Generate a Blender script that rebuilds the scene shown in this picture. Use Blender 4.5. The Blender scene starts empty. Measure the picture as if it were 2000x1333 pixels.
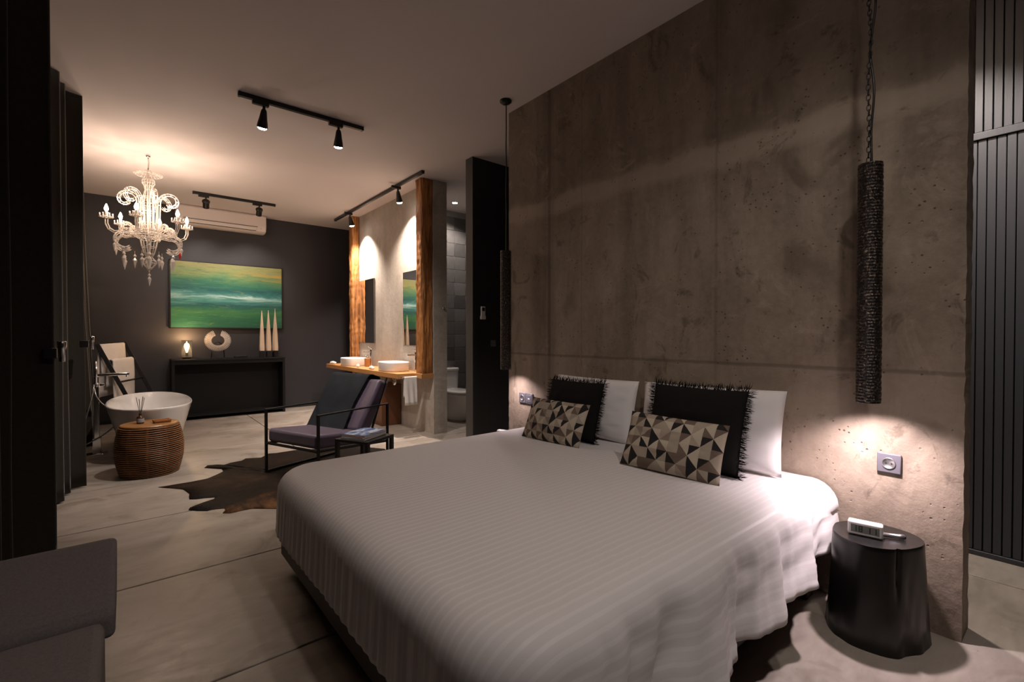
import bpy, bmesh, math, random
from mathutils import Vector, Matrix, noise
random.seed(7)
R = math.radians
PI = math.pi
scene = bpy.context.scene
COL = scene.collection

# ------------------------------------------------------------------ camera
CAM_H = 1.22
VPX, VPY, HOR = 2113.0, 248.0, 655.0            # vanishing points of the two wall directions, horizon row
FPX = math.sqrt((VPX - 1000) * (1000 - VPY))
PITCH = math.atan((666.5 - HOR) / FPX)
AX = math.atan((VPX - 1000) / FPX)
cam_d = bpy.data.cameras.new('camera')
cam_d.sensor_width = 36.0
cam_d.lens = FPX / 2000 * 36.0
cam_d.clip_start = 0.02
cam = bpy.data.objects.new('camera', cam_d)
COL.objects.link(cam)
cam.location = (0, 0, CAM_H)
cam.rotation_euler = (PI / 2 - PITCH, 0, AX - PI / 2)
scene.camera = cam

# ------------------------------------------------------------------ world, exposure
world = bpy.data.worlds.new('night')
scene.world = world
world.use_nodes = True
world.node_tree.nodes['Background'].inputs[0].default_value = (0.010, 0.012, 0.02, 1)
world.node_tree.nodes['Background'].inputs[1].default_value = 1.0
vs = scene.view_settings
vs.view_transform = 'Standard'
vs.look = 'None'
vs.exposure = 0.13
vs.gamma = 1.0
vs.use_curve_mapping = False
scene.cycles.use_denoising = True
scene.cycles.max_bounces = 10
scene.cycles.diffuse_bounces = 6
scene.cycles.sample_clamp_indirect = 4.0

# light strengths (watts) of the lamps the room has
W_CHANDELIER = 6.6      # each of six bulbs
W_TRACK_MID = 115.0
W_TRACK_BED = 38.0
W_TRACK_ART = 60.0
W_TRACK_VANITY = 330.0
W_PENDANT = 38.0
W_PENDANT_FAR = 17.0
W_TABLE_LAMP = 13.0
W_BATH = 75.0
W_CORRIDOR = 180.0
WARM = (1.0, 0.73, 0.56)
SOFT = (1.0, 0.85, 0.74)
NEUT = (1.0, 0.88, 0.80)

# ------------------------------------------------------------------ materials
MATS = {}


class NT:
    """small node-tree writer"""
    def __init__(s, name):
        s.m = bpy.data.materials.new(name)
        s.m.use_nodes = True
        s.t = s.m.node_tree
        s.b = s.t.nodes['Principled BSDF']
        s.tc = s.t.nodes.new('ShaderNodeTexCoord')
        MATS[name] = s.m

    def n(s, typ, **k):
        nd = s.t.nodes.new(typ)
        for a, v in k.items():
            if a.startswith('i_'):
                key = a[2:]
                key = int(key) if key.isdigit() else key.replace('_', ' ')
                s.put(nd.inputs[key], v)
            else:
                setattr(nd, a, v)
        return nd

    def put(s, sock, v):
        if isinstance(v, bpy.types.NodeSocket):
            s.t.links.new(v, sock)
        else:
            sock.default_value = v

    def mapping(s, scale=(1, 1, 1), co='Object', rot=(0, 0, 0), loc=(0, 0, 0)):
        m = s.n('ShaderNodeMapping')
        s.t.links.new(s.tc.outputs[co], m.inputs[0])
        m.inputs['Scale'].default_value = scale
        m.inputs['Rotation'].default_value = rot
        m.inputs['Location'].default_value = loc
        return m.outputs[0]

    def noise(s, scale, detail=4, rough=.55, vec=None, dist=0.0):
        nd = s.n('ShaderNodeTexNoise')
        s.put(nd.inputs['Vector'], vec if vec is not None else s.tc.outputs['Object'])
        nd.inputs['Scale'].default_value = scale
        nd.inputs['Detail'].default_value = detail
        nd.inputs['Roughness'].default_value = rough
        nd.inputs['Distortion'].default_value = dist
        return nd.outputs[0]

    def ramp(s, fac, stops, interp='LINEAR'):
        nd = s.n('ShaderNodeValToRGB')
        cr = nd.color_ramp
        cr.interpolation = interp
        while len(cr.elements) < len(stops):
            cr.elements.new(0.5)
        for e, (p, c) in zip(cr.elements, stops):
            e.position = p
            if isinstance(c, (int, float)):
                c = (c, c, c)
            e.color = (*c[:3], 1)
        s.put(nd.inputs[0], fac)
        return nd.outputs[0]

    def math(s, op, a, b=0.5, c=None):
        nd = s.n('ShaderNodeMath', operation=op)
        s.put(nd.inputs[0], a)
        s.put(nd.inputs[1], b)
        if c is not None:
            s.put(nd.inputs[2], c)
        return nd.outputs[0]

    def mix(s, fac, a, b, blend='MIX'):
        nd = s.n('ShaderNodeMix', data_type='RGBA', blend_type=blend)
        s.put(nd.inputs[0], fac)
        for sock, v in ((nd.inputs[6], a), (nd.inputs[7], b)):
            if not isinstance(v, bpy.types.NodeSocket):
                v = (*v[:3], 1)
            s.put(sock, v)
        return nd.outputs[2]

    def bump(s, h, strength=.3, dist=.01):
        nd = s.n('ShaderNodeBump')
        nd.inputs['Strength'].default_value = strength
        nd.inputs['Distance'].default_value = dist
        s.put(nd.inputs['Height'], h)
        s.t.links.new(nd.outputs[0], s.b.inputs['Normal'])

    def col(s, v):
        if not isinstance(v, bpy.types.NodeSocket):
            v = (*v[:3], 1)
        s.put(s.b.inputs['Base Color'], v)

    def rough(s, v):
        s.put(s.b.inputs['Roughness'], v)

    def xyz(s, co='Object'):
        nd = s.n('ShaderNodeSeparateXYZ')
        s.t.links.new(s.tc.outputs[co], nd.inputs[0])
        return nd.outputs


def simple(name, c, rough=.5, metal=0, var=.15, scale=12, bump=0, bscale=60, stretch=(1, 1, 1), **kw):
    """one colour with procedural variation, optional fine relief"""
    t = NT(name)
    v = t.mapping(stretch)
    f = t.noise(scale, 4, vec=v)
    t.col(t.mix(f, tuple(x * (1 - var) for x in c), tuple(min(1, x * (1 + var)) for x in c)))
    t.rough(rough)
    t.b.inputs['Metallic'].default_value = metal
    if bump:
        t.bump(t.noise(bscale, 3, vec=v), bump, .004)
    for k, val in kw.items():
        t.b.inputs[k.replace('_', ' ')].default_value = val
    return t


def emit(name, c, strength):
    t = NT(name)
    t.col((0.8, 0.8, 0.8))
    t.b.inputs['Emission Color'].default_value = (*c, 1)
    t.b.inputs['Emission Strength'].default_value = strength
    return t


def concrete(name, lo, mid, hi, band=False, rough=.75, scale=1.0, bumpk=.35, stain=.6):
    t = NT(name)
    v = t.mapping((1, 1, 1))
    big = t.noise(1.3 * scale, 6, .62, v, .4)
    c = t.ramp(big, [(.30, lo), (.5, mid), (.72, hi)])
    streak = t.noise(5 * scale, 5, .6, t.mapping((1, 1, .16)))
    c = t.mix(t.ramp(streak, [(.45, 0), (.72, stain)]), c, tuple(x * .55 for x in lo))
    fine = t.noise(26 * scale, 6, .7, v)
    c = t.mix(.35, c, t.ramp(fine, [(.3, tuple(x * .75 for x in mid)), (.7, hi)]))
    blot = t.noise(2.6 * scale, 3, .5, t.mapping((1, 1, .7), loc=(3, 7, 1)), .8)
    c = t.mix(t.ramp(blot, [(.60, 0), (.70, stain * .8)]), c, tuple(x * .62 for x in lo))
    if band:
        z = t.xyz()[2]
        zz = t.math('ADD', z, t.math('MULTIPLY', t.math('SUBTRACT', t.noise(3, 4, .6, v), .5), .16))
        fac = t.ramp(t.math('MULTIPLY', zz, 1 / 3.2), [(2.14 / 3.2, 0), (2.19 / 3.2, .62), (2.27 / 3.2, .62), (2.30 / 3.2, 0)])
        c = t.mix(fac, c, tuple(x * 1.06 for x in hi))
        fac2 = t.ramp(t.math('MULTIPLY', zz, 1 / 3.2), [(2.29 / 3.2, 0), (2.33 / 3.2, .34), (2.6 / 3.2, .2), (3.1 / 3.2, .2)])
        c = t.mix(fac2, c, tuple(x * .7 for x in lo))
    if band:
        wob = t.math('MULTIPLY', t.math('SUBTRACT', t.noise(5, 3, .6, v), .5), .012)
        for ax, pos, wd, dk in ((2, 1.065, .006, .55), (1, 2.635, .010, .55), (1, 1.30, .005, .25), (1, 2.30, .004, .2)):
            d = t.math('ABSOLUTE', t.math('SUBTRACT', t.math('ADD', t.xyz()[ax], wob), pos))
            c = t.mix(t.ramp(d, [(0, dk), (wd, dk), (wd * 2, 0)]), c, tuple(x * .6 for x in lo))
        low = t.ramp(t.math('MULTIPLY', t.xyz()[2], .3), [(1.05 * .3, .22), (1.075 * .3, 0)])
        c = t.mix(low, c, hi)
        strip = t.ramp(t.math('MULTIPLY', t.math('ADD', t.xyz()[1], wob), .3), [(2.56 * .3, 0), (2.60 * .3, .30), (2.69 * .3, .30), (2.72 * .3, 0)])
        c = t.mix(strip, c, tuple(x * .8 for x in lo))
        spots = t.noise(4.2, 5, .7, t.mapping((1, 1, .8), loc=(9, 3, 4)), 1.5)
        c = t.mix(t.ramp(spots, [(.58, 0), (.66, .55), (.8, .7)]), c, tuple(x * .6 for x in lo))
        c = t.mix(t.ramp(t.noise(3.3, 5, .7, t.mapping((1, 1, 1), loc=(1, 8, 2)), 1.0), [(.58, 0), (.72, .5)]), c, tuple(x * 1.15 for x in hi))
    pits = t.n('ShaderNodeTexVoronoi', feature='F1')
    t.put(pits.inputs['Vector'], v)
    pits.inputs['Scale'].default_value = 34 * scale
    gate = t.ramp(t.noise(6 * scale, 2, .5, v), [(.52, 0), (.60, 1)])
    pm = t.math('MULTIPLY', t.ramp(pits.outputs[0], [(.10, 1), (.19, 0)]), gate)
    c = t.mix(t.math('MULTIPLY', pm, .7), c, tuple(x * .3 for x in lo))
    t.col(c)
    t.rough(t.ramp(fine, [(.3, rough - .1), (.7, rough + .1)]))
    hgt = t.math('SUBTRACT', t.math('ADD', t.math('MULTIPLY', fine, .5), streak), t.math('MULTIPLY', pm, 1.2))
    t.bump(hgt, bumpk, .012)
    return t


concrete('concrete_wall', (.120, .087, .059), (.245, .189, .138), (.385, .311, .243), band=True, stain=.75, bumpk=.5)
concrete('concrete_vanity', (.27, .225, .18), (.40, .35, .30), (.52, .465, .41), rough=.7, stain=.4)


def floor_mat():
    t = NT('polished_concrete_floor')
    v = t.mapping((1, 1, 1), rot=(0, 0, .35))
    big = t.noise(1.6, 6, .6, t.mapping((.7, 1.6, 1), rot=(0, 0, .3)), .6)
    c = t.ramp(big, [(.3, (.19, .152, .122)), (.5, (.335, .288, .245)), (.72, (.46, .41, .36))])
    fine = t.noise(14, 6, .7, t.mapping((.5, 1.6, 1), rot=(0, 0, .3)))
    c = t.mix(.4, c, t.ramp(fine, [(.3, (.24, .20, .165)), (.7, (.41, .365, .32))]))
    c = t.mix(t.ramp(t.noise(3.1, 4, .6, v, 1.0), [(.54, 0), (.70, .6)]), c, (.15, .115, .088))
    c = t.mix(t.ramp(t.noise(60, 2, .5, v), [(.72, 0), (.78, .6)]), c, (.10, .08, .06))
    c = t.mix(t.ramp(t.noise(9, 5, .7, t.mapping((1, 1, 1), loc=(5, 2, 0))), [(.66, 0), (.76, .35)]), c, (.55, .52, .48))
    t.col(c)
    t.rough(t.ramp(fine, [(.3, .30), (.7, .48)]))
    t.bump(fine, .08, .004)


floor_mat()
simple('floor_joint', (.05, .038, .03), .8)
simple('ceiling_paint', (.66, .605, .595), .8, var=.03, scale=2)
simple('charcoal_paint', (.0265, .0245, .0275), .55, var=.12, scale=3, bump=.05)
simple('black_paint', (.012, .011, .011), .6, var=.1, scale=3)
simple('partition_lit_edge', (.05, .045, .043), .6, var=.1, scale=3)  # paler than the black faces: light on the narrow end put into the colour
simple('slat_black', (.040, .0415, .048), .42, var=.22, scale=8, stretch=(1, 1, .1), bump=.15)
simple('dark_gap', (.004, .004, .004), .9)
simple('night_glass', (.008, .009, .012), .08)
simple('curtain_cloth', (.030, .025, .019), .92, var=.2, scale=60, bump=.2, bscale=400, **{'Specular_IOR_Level': .15, 'Sheen_Weight': .35, 'Sheen_Roughness': .4})
simple('black_metal', (.014, .013, .013), .42, .3, var=.2, scale=30)
simple('console_black', (.007, .0065, .0065), .5, var=.2, scale=6, **{'Specular_IOR_Level': .25})
simple('chrome', (.80, .80, .82), .12, 1.0, var=.03)
simple('brushed_steel', (.42, .41, .42), .35, .9, var=.08, scale=40)
simple('brass', (.55, .38, .16), .3, 1.0, var=.1)
simple('white_ceramic', (.78, .76, .74), .12, var=.02, scale=3, **{'Coat_Weight': .3})
simple('white_plastic', (.72, .70, .68), .35, var=.02)
simple('ivory_plastic', (.74, .67, .64), .35, var=.03)
simple('grey_plastic', (.115, .11, .13), .35, var=.05)
simple('white_towel', (.74, .70, .67), .95, var=.06, scale=30, bump=.5, bscale=220)
simple('white_pillow', (.80, .77, .77), .75, var=.03, scale=6, bump=.12, bscale=18)
simple('mattress_cloth', (.74, .72, .72), .85, var=.04, bump=.15)
simple('bed_base_wood', (.040, .029, .022), .5, var=.25, scale=14, stretch=(1, .1, 1))
simple('black_linen', (.011, .010, .010), .95, var=.25, scale=120, bump=.4, bscale=500, **{'Specular_IOR_Level': .15})
simple('daybed_cloth', (.165, .145, .142), .95, var=.35, scale=170, bump=.4, bscale=420)
simple('lilac_satin', (.070, .046, .080), .45, var=.2, scale=7, bump=.12, bscale=10, **{'Sheen_Weight': .3})
simple('petrol_velvet', (.007, .010, .014), .7, var=.6, scale=9, bump=.25, bscale=26, **{'Specular_IOR_Level': .18})
simple('oak_counter', (.46, .22, .075), .42, var=.35, scale=9, stretch=(1.2, .12, 1.2), bump=.1)
simple('brown_box', (.120, .045, .018), .5, var=.3, scale=8, stretch=(1, 1, .2))
simple('soap_wood', (.33, .13, .035), .4, var=.3, scale=20)
simple('amber_glass', (.050, .020, .008), .1, var=.1)
simple('rattan', (.20, .085, .030), .42, var=.45, scale=26, bump=.2)
simple('rattan_light', (.34, .16, .06), .42, var=.4, scale=26, bump=.2)
simple('stool_lining', (.060, .024, .009), .6, var=.5, scale=9)
simple('stool_top_wood', (.27, .125, .040), .38, var=.3, scale=16, stretch=(1, .2, 1))
simple('stump_wood', (.0075, .007, .0072), .30, var=.35, scale=5, stretch=(1, 1, .12), bump=.18, bscale=24)
simple('bone', (.66, .50, .36), .55, var=.14, scale=16, stretch=(1, 1, .2), bump=.2)
simple('shell', (.74, .64, .54), .3, var=.2, scale=70, bump=.2)
simple('paper', (.62, .60, .58), .7, var=.05)
simple('lcd', (.20, .205, .18), .25, var=.03)
simple('lcd_digit', (.018, .018, .018), .5)
simple('tile_dark', (.070, .066, .064), .5, var=.35, scale=6, bump=.2)
simple('tile_mid', (.105, .099, .095), .5, var=.35, scale=6, bump=.2)
simple('tile_light', (.135, .128, .122), .5, var=.35, scale=6, bump=.2)
simple('grout', (.25, .24, .23), .8)
simple('crystal', (.86, .80, .74), .08, var=.05, **{'Specular_IOR_Level': .9, 'Transmission_Weight': .25})
simple('crystal_red', (.4, .02, .02), .1)
simple('hose_metal', (.62, .60, .58), .25, .9)
simple('mirror_frame', (.02, .02, .02), .5)
t = NT('mirror_silver'); t.col((.86, .86, .86)); t.rough(.012); t.b.inputs['Metallic'].default_value = 1
t = NT('clear_glass'); t.col((.95, .95, .95)); t.rough(.03); t.b.inputs['Transmission Weight'].default_value = .95; t.b.inputs['IOR'].default_value = 1.3
emit('bulb_warm', (1.0, .74, .48), 60)
emit('bulb_table', (1.0, .62, .28), 45)
emit('lens_on', (1.0, .92, .84), 60)
emit('lens_dim', (1.0, .90, .80), 30)
emit('pendant_bulb', (1.0, .85, .80), 25)


def cover_mat():
    t = NT('striped_satin_cotton')
    at = t.n('ShaderNodeAttribute', attribute_name='stripe')
    s = t.math('SINE', t.math('MULTIPLY', at.outputs['Fac'], 2 * PI / .030))
    st = t.ramp(s, [(.40, 0), (.60, 1)])
    t.col(t.mix(st, (.67, .637, .637), (.73, .70, .70)))
    t.rough(t.ramp(st, [(0, .68), (1, .52)]))
    t.b.inputs['Sheen Weight'].default_value = .1
    t.bump(t.noise(9, 4, .5), .10, .01)


cover_mat()


def wood_post_mat():
    t = NT('reclaimed_post_wood')
    v = t.mapping((1, 1, .09))
    g = t.noise(26, 6, .65, v, .6)
    c = t.ramp(g, [(.28, (.085, .028, .007)), (.48, (.33, .125, .030)), (.72, (.56, .25, .075))])
    big = t.noise(3, 3, .5)
    c = t.mix(t.ramp(big, [(.52, 0), (.7, .45)]), c, (.13, .045, .012))
    t.col(c)
    t.rough(.55)
    t.bump(g, .7, .02)


wood_post_mat()


def hide_mat():
    t = NT('cowhide_fur')
    v = t.mapping((1, 1, 1))
    g = t.noise(2.2, 5, .6, v, .8)
    c = t.ramp(g, [(.36, (.003, .0022, .002)), (.56, (.010, .006, .0045)), (.74, (.050, .024, .011))])
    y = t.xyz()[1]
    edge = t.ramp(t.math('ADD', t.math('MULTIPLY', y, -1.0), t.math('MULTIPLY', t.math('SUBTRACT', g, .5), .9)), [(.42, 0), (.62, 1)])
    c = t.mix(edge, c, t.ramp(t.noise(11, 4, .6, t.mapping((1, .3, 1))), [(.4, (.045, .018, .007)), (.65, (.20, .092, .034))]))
    hair = t.noise(150, 3, .6, t.mapping((1, .25, 1), rot=(0, 0, .4)))
    t.col(t.mix(t.ramp(hair, [(.4, 0), (.75, .14)]), c, (.10, .05, .022)))
    t.b.inputs['Specular IOR Level'].default_value = .12
    t.rough(.6)
    t.bump(hair, .5, .01)


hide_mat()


def hammered_mat():
    t = NT('woven_dark_metal')
    z = t.xyz()[2]
    bands = t.math('SINE', t.math('MULTIPLY', z, 2 * PI / .0125))
    n = t.noise(130, 2, .5, t.mapping((1, 1, 1.0)))
    hgt = t.math('ADD', t.math('MULTIPLY', bands, .5), t.math('MULTIPLY', n, 1.5))
    t.col(t.ramp(n, [(.35, (.008, .007, .007)), (.56, (.026, .021, .018)), (.68, (.16, .115, .08)), (.8, (.30, .23, .17))]))  # pale stops put the metal's speckled glints into the colour
    t.rough(.32)
    t.b.inputs['Metallic'].default_value = .5
    t.bump(hgt, .7, .006)


hammered_mat()


def painting_mat():
    t = NT('abstract_seascape_paint')
    x, y, z = t.xyz()
    warp = t.noise(1.0, 6, .65, t.mapping((1.1, 1, 5.5)), 1.2)
    zz = t.math('ADD', t.math('MULTIPLY', z, 1 / .95), t.math('MULTIPLY', t.math('SUBTRACT', warp, .5), .34))
    c = t.ramp(zz, [(.00, (.010, .085, .040)), (.14, (.014, .110, .045)), (.24, (.040, .160, .045)),
                    (.31, (.012, .105, .065)), (.37, (.006, .075, .085)), (.43, (.06, .23, .19)), (.49, (.20, .40, .36)),
                    (.55, (.030, .17, .15)), (.61, (.006, .090, .090)), (.70, (.022, .145, .080)), (.80, (.095, .205, .075)),
                    (.90, (.20, .24, .075)), (1.0, (.26, .24, .085))])
    st = t.noise(3.2, 8, .75, t.mapping((1.0, 1, 16)), .8)
    c = t.mix(t.ramp(st, [(.54, 0), (.72, .55)]), c, (.16, .32, .19))
    c = t.mix(t.ramp(t.noise(3.0, 7, .75, t.mapping((1.1, 1, 12), loc=(4, 0, 2)), .6), [(.54, 0), (.70, .8)]), c, (.005, .065, .065))
    c = t.mix(t.ramp(t.noise(2.2, 6, .7, t.mapping((1.2, 1, 7), loc=(1, 0, 6)), .8), [(.62, 0), (.72, .6)]), c, (.33, .33, .05))
    c = t.mix(t.ramp(t.noise(30, 3, .7, t.mapping((.5, 1, 3))), [(.4, 0), (.7, .25)]), c, (.02, .10, .07))
    # pale streak in the middle, ochre touches at the upper right
    band = t.ramp(zz, [(.44, 0), (.49, 1), (.52, 0)])
    gx = t.ramp(t.math('MULTIPLY', t.math('ADD', x, .75), 1 / 1.5), [(.3, .1), (.6, .8), (.9, .15)])
    c = t.mix(t.math('MULTIPLY', band, gx), c, (.62, .78, .70))
    band2 = t.ramp(zz, [(.80, 0), (.88, .8), (.95, 0)])
    gx2 = t.ramp(t.math('MULTIPLY', t.math('ADD', x, .75), 1 / 1.5), [(.45, 0), (.95, .9)])
    c = t.mix(t.math('MULTIPLY', band2, gx2), c, (.50, .27, .045))
    t.col(c)
    t.rough(.5)
    t.bump(st, .3, .006)


painting_mat()


def triangles_mat(name, nu, nv, seed):
    t = NT(name)
    uv = t.n('ShaderNodeUVMap').outputs[0]
    sp = t.n('ShaderNodeSeparateXYZ')
    t.put(sp.inputs[0], uv)
    u = t.math('MULTIPLY', sp.outputs[0], nu)
    v = t.math('MULTIPLY', sp.outputs[1], nv)
    fu, fv = t.math('FLOOR', u), t.math('FLOOR', v)
    ru, rv = t.math('FRACT', u), t.math('FRACT', v)
    par = t.math('MODULO', t.math('ADD', fu, fv), 2.0)
    d1 = t.math('GREATER_THAN', ru, rv)
    d2 = t.math('GREATER_THAN', t.math('ADD', ru, rv), 1.0)
    tri = t.math('ADD', t.math('MULTIPLY', d1, par), t.math('MULTIPLY', d2, t.math('SUBTRACT', 1.0, par)))
    cv = t.n('ShaderNodeCombineXYZ')
    t.put(cv.inputs[0], t.math('ADD', fu, seed)); t.put(cv.inputs[1], fv)
    t.put(cv.inputs[2], t.math('MULTIPLY', tri, 7.3))
    wn = t.n('ShaderNodeTexWhiteNoise', noise_dimensions='3D')
    t.put(wn.inputs['Vector'], cv.outputs[0])
    f = wn.outputs['Value']
    # one triangle of a pair tends to the dark colours, its partner to the pale ones
    f = t.math('ADD', t.math('MULTIPLY', f, .62), t.math('MULTIPLY', tri, .38))
    c = t.ramp(f, [(0, (.010, .009, .009)), (.27, (.15, .105, .080)), (.42, (.36, .30, .235)), (.60, (.47, .40, .315)),
                   (.80, (.24, .18, .14)), (.88, (.50, .43, .34))], 'CONSTANT')
    t.col(c)
    t.rough(.9)
    t.bump(t.noise(300, 2), .25, .003)


triangles_mat('triangle_print_near', 10.0, 5.6, 3.0)
triangles_mat('triangle_print_far', 10.0, 5.6, 31.0)


def magazine_mat():
    t = NT('magazine_cover')
    n = t.noise(7, 3, .6, t.mapping((1, 2.2, 1)), .5)
    t.col(t.ramp(n, [(.36, (.03, .06, .20)), (.48, (.16, .27, .52)), (.56, (.62, .66, .72)), (.7, (.72, .72, .72))]))
    t.rough(.25)


magazine_mat()
simple('magazine_red', (.30, .09, .08), .3)
simple('magazine_grey', (.30, .29, .30), .4)


# ------------------------------------------------------------------ mesh builder
class MB:
    def __init__(s):
        s.v, s.f, s.uv = [], [], {}

    def add(s, vs, fs):
        o = len(s.v)
        s.v += [Vector(p) for p in vs]
        s.f += [tuple(i + o for i in f) for f in fs]
        return s

    def box(s, x0, x1, y0, y1, z0, z1, m=None):
        vs = [(x, y, z) for z in (z0, z1) for y in (y0, y1) for x in (x0, x1)]
        if m is not None:
            vs = [m @ Vector(p) for p in vs]
        return s.add(vs, [(0, 2, 3, 1), (4, 5, 7, 6), (0, 1, 5, 4), (2, 6, 7, 3), (0, 4, 6, 2), (1, 3, 7, 5)])

    def loft(s, loops, closed=True, cap0=True, cap1=True, ring=False):
        n = len(loops[0])
        vs = [p for l in loops for p in l]
        fs = []
        L = len(loops)
        for j in range(L if ring else L - 1):
            a, b = j * n, ((j + 1) % L) * n
            for i in range(n if closed else n - 1):
                k = (i + 1) % n
                fs.append((a + i, a + k, b + k, b + i))
        if closed and not ring:
            if cap0: fs.append(tuple(range(n - 1, -1, -1)))
            if cap1: fs.append(tuple((L - 1) * n + i for i in range(n)))
        return s.add(vs, fs)

    def tube(s, pts, r, n=8, caps=True, ring=False):
        pts = [Vector(p) for p in pts]
        loops = []
        L = len(pts)
        up = None
        for i, p in enumerate(pts):
            if ring:
                d = pts[(i + 1) % L] - pts[i - 1]
            else:
                d = pts[min(i + 1, L - 1)] - pts[max(i - 1, 0)]
            d.normalize()
            if up is None:
                up = Vector((0, 0, 1)) if abs(d.z) < .9 else Vector((1, 0, 0))
            a = d.cross(up).normalized()
            up = a.cross(d).normalized()
            rr = r[i] if isinstance(r, (list, tuple)) else r
            loops.append([p + (a * math.cos(2 * PI * k / n) + up * math.sin(2 * PI * k / n)) * rr for k in range(n)])
        return s.loft(loops, True, caps, caps, ring)

    def bar(s, a, b, w, h=None):
        """square-section bar from a to b"""
        h = h or w
        a, b = Vector(a), Vector(b)
        d = (b - a).normalized()
        up = Vector((0, 0, 1)) if abs(d.z) < .95 else Vector((0, 1, 0))
        x = d.cross(up).normalized()
        y = x.cross(d).normalized()
        q = [(-1, -1), (1, -1), (1, 1), (-1, 1)]
        return s.loft([[p + x * (w / 2 * i) + y * (h / 2 * j) for i, j in q] for p in (a, b)])

    def lathe(s, prof, n=24, c=(0, 0, 0), sx=1, sy=1, caps=True):
        c = Vector(c)
        loops = [[c + Vector((r * sx * math.cos(2 * PI * k / n), r * sy * math.sin(2 * PI * k / n), z)) for k in range(n)] for r, z in prof]
        return s.loft(loops, True, caps, caps)

    def sphere(s, c, r, n=10, m=6, sz=1):
        return s.lathe([(max(1e-4, r * math.sin(PI * i / m)), -r * sz * math.cos(PI * i / m)) for i in range(m + 1)], n, c)

    def prism(s, poly, z0, z1):
        n = len(poly)
        return s.loft([[(x, y, z0) for x, y in poly], [(x, y, z1) for x, y in poly]])

    def build(s, name, mat, parent=None, smooth=False, bevel=0, seg=2, world=False, origin=None, mod=None):
        me = bpy.data.meshes.new(name)
        vs = s.v
        if world and parent is not None:
            inv = parent.matrix_basis.inverted()
            if parent.parent is not None:
                inv = inv @ parent.parent.matrix_basis.inverted()
            vs = [inv @ p for p in vs]
        if origin is not None:
            o_ = Vector(origin)
            vs = [p - o_ for p in vs]
        me.from_pydata([tuple(p) for p in vs], [], s.f)
        bm = bmesh.new()
        bm.from_mesh(me)
        bmesh.ops.recalc_face_normals(bm, faces=bm.faces)
        if bevel:
            es = [e for e in bm.edges if len(e.link_faces) == 2 and e.calc_face_angle(0) > .6]
            old = {tuple(round(c, 3) for c in f.normal) for f in bm.faces}
            bmesh.ops.bevel(bm, geom=es, offset=bevel, segments=seg, affect='EDGES', profile=.5, clamp_overlap=True)
            bm.normal_update()
            for f in bm.faces:
                f.smooth = smooth or tuple(round(c, 3) for c in f.normal) not in old
        else:
            for f in bm.faces:
                f.smooth = bool(smooth)
        bm.to_mesh(me)
        bm.free()
        me.materials.append(MATS[mat])
        o = bpy.data.objects.new(name, me)
        COL.objects.link(o)
        if parent is not None:
            o.parent = parent
        if origin is not None:
            o.location = origin
        return o


def tag(o, label, cat, group=None):
    o['label'] = label
    o['category'] = cat
    if group:
        o['group'] = group
    return o


def thing(name, label, cat, loc=(0, 0, 0), rotz=0, group=None):
    o = bpy.data.objects.new(name, None)
    COL.objects.link(o)
    o.location = loc
    o.rotation_euler = (0, 0, rotz)
    o.matrix_basis = Matrix.Translation(loc) @ Matrix.Rotation(rotz, 4, 'Z')
    o.empty_display_size = .1
    return tag(o, label, cat, group)


def struct(o):
    o['kind'] = 'structure'
    return o


def part(name, mat, parent, **k):
    """one box as a part: dims=(x0,x1,y0,y1,z0,z1)"""
    d = k.pop('dims')
    return MB().box(*d).build(name, mat, parent, **k)


def light_point(name, loc, watts, col, radius, parent=None):
    l = bpy.data.lights.new(name, 'POINT')
    l.energy, l.color, l.shadow_soft_size = watts, col, radius
    o = bpy.data.objects.new(name, l)
    COL.objects.link(o)
    if parent is not None:
        o.parent = parent
    o.location = loc
    return o


def light_spot(name, loc, target, watts, col, angle, blend=.6, radius=.03, parent=None):
    l = bpy.data.lights.new(name, 'SPOT')
    l.energy, l.color, l.shadow_soft_size = watts, col, radius
    l.spot_size, l.spot_blend = R(angle), blend
    o = bpy.data.objects.new(name, l)
    COL.objects.link(o)
    if parent is not None:
        o.parent = parent
    o.location = loc
    d = Vector(target) - Vector(loc)
    o.rotation_euler = d.to_track_quat('-Z', 'Y').to_euler()
    return o


def smoothstep(a, b, x):
    t = max(0, min(1, (x - a) / (b - a)))
    return t * t * (3 - 2 * t)


# ------------------------------------------------------------------ the shell
HC = 3.12
XW = 2.541                       # face of the headboard wall
YF = 8.45                        # far wall
fl = struct(MB().box(-1.2, 4.9, -2.6, 8.6, -.15, -.008).build('floor', 'floor_joint'))
xs = [-1.2, -.49, 1.41, 3.31, 4.9]
ys = [-2.6, -2.03, -1.04, -.05, .94, 1.93, 2.905, 3.918, 4.915, 5.905, 6.9, 7.9, 8.6]
for i in range(len(xs) - 1):
    for j in range(len(ys) - 1):
        g = .0045
        o = MB().box(xs[i] + g, xs[i + 1] - g, ys[j] + g, ys[j + 1] - g, -.05, 0).build('floor_slab', 'polished_concrete_floor', fl, bevel=.003, seg=1)
ceil = struct(MB().box(-1.2, 4.9, -2.6, 8.6, HC, HC + .12).build('ceiling', 'ceiling_paint'))
struct(MB().box(-1.2, 4.9, YF, YF + .15, 0, HC).build('wall_far', 'charcoal_paint'))
struct(MB().box(-1.2, 4.9, -2.75, -2.6, 0, HC).build('wall_back', 'charcoal_paint'))
wl = struct(MB().box(-.98, -.85, -2.6, 8.45, 0, HC).build('wall_left', 'black_paint'))
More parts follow.
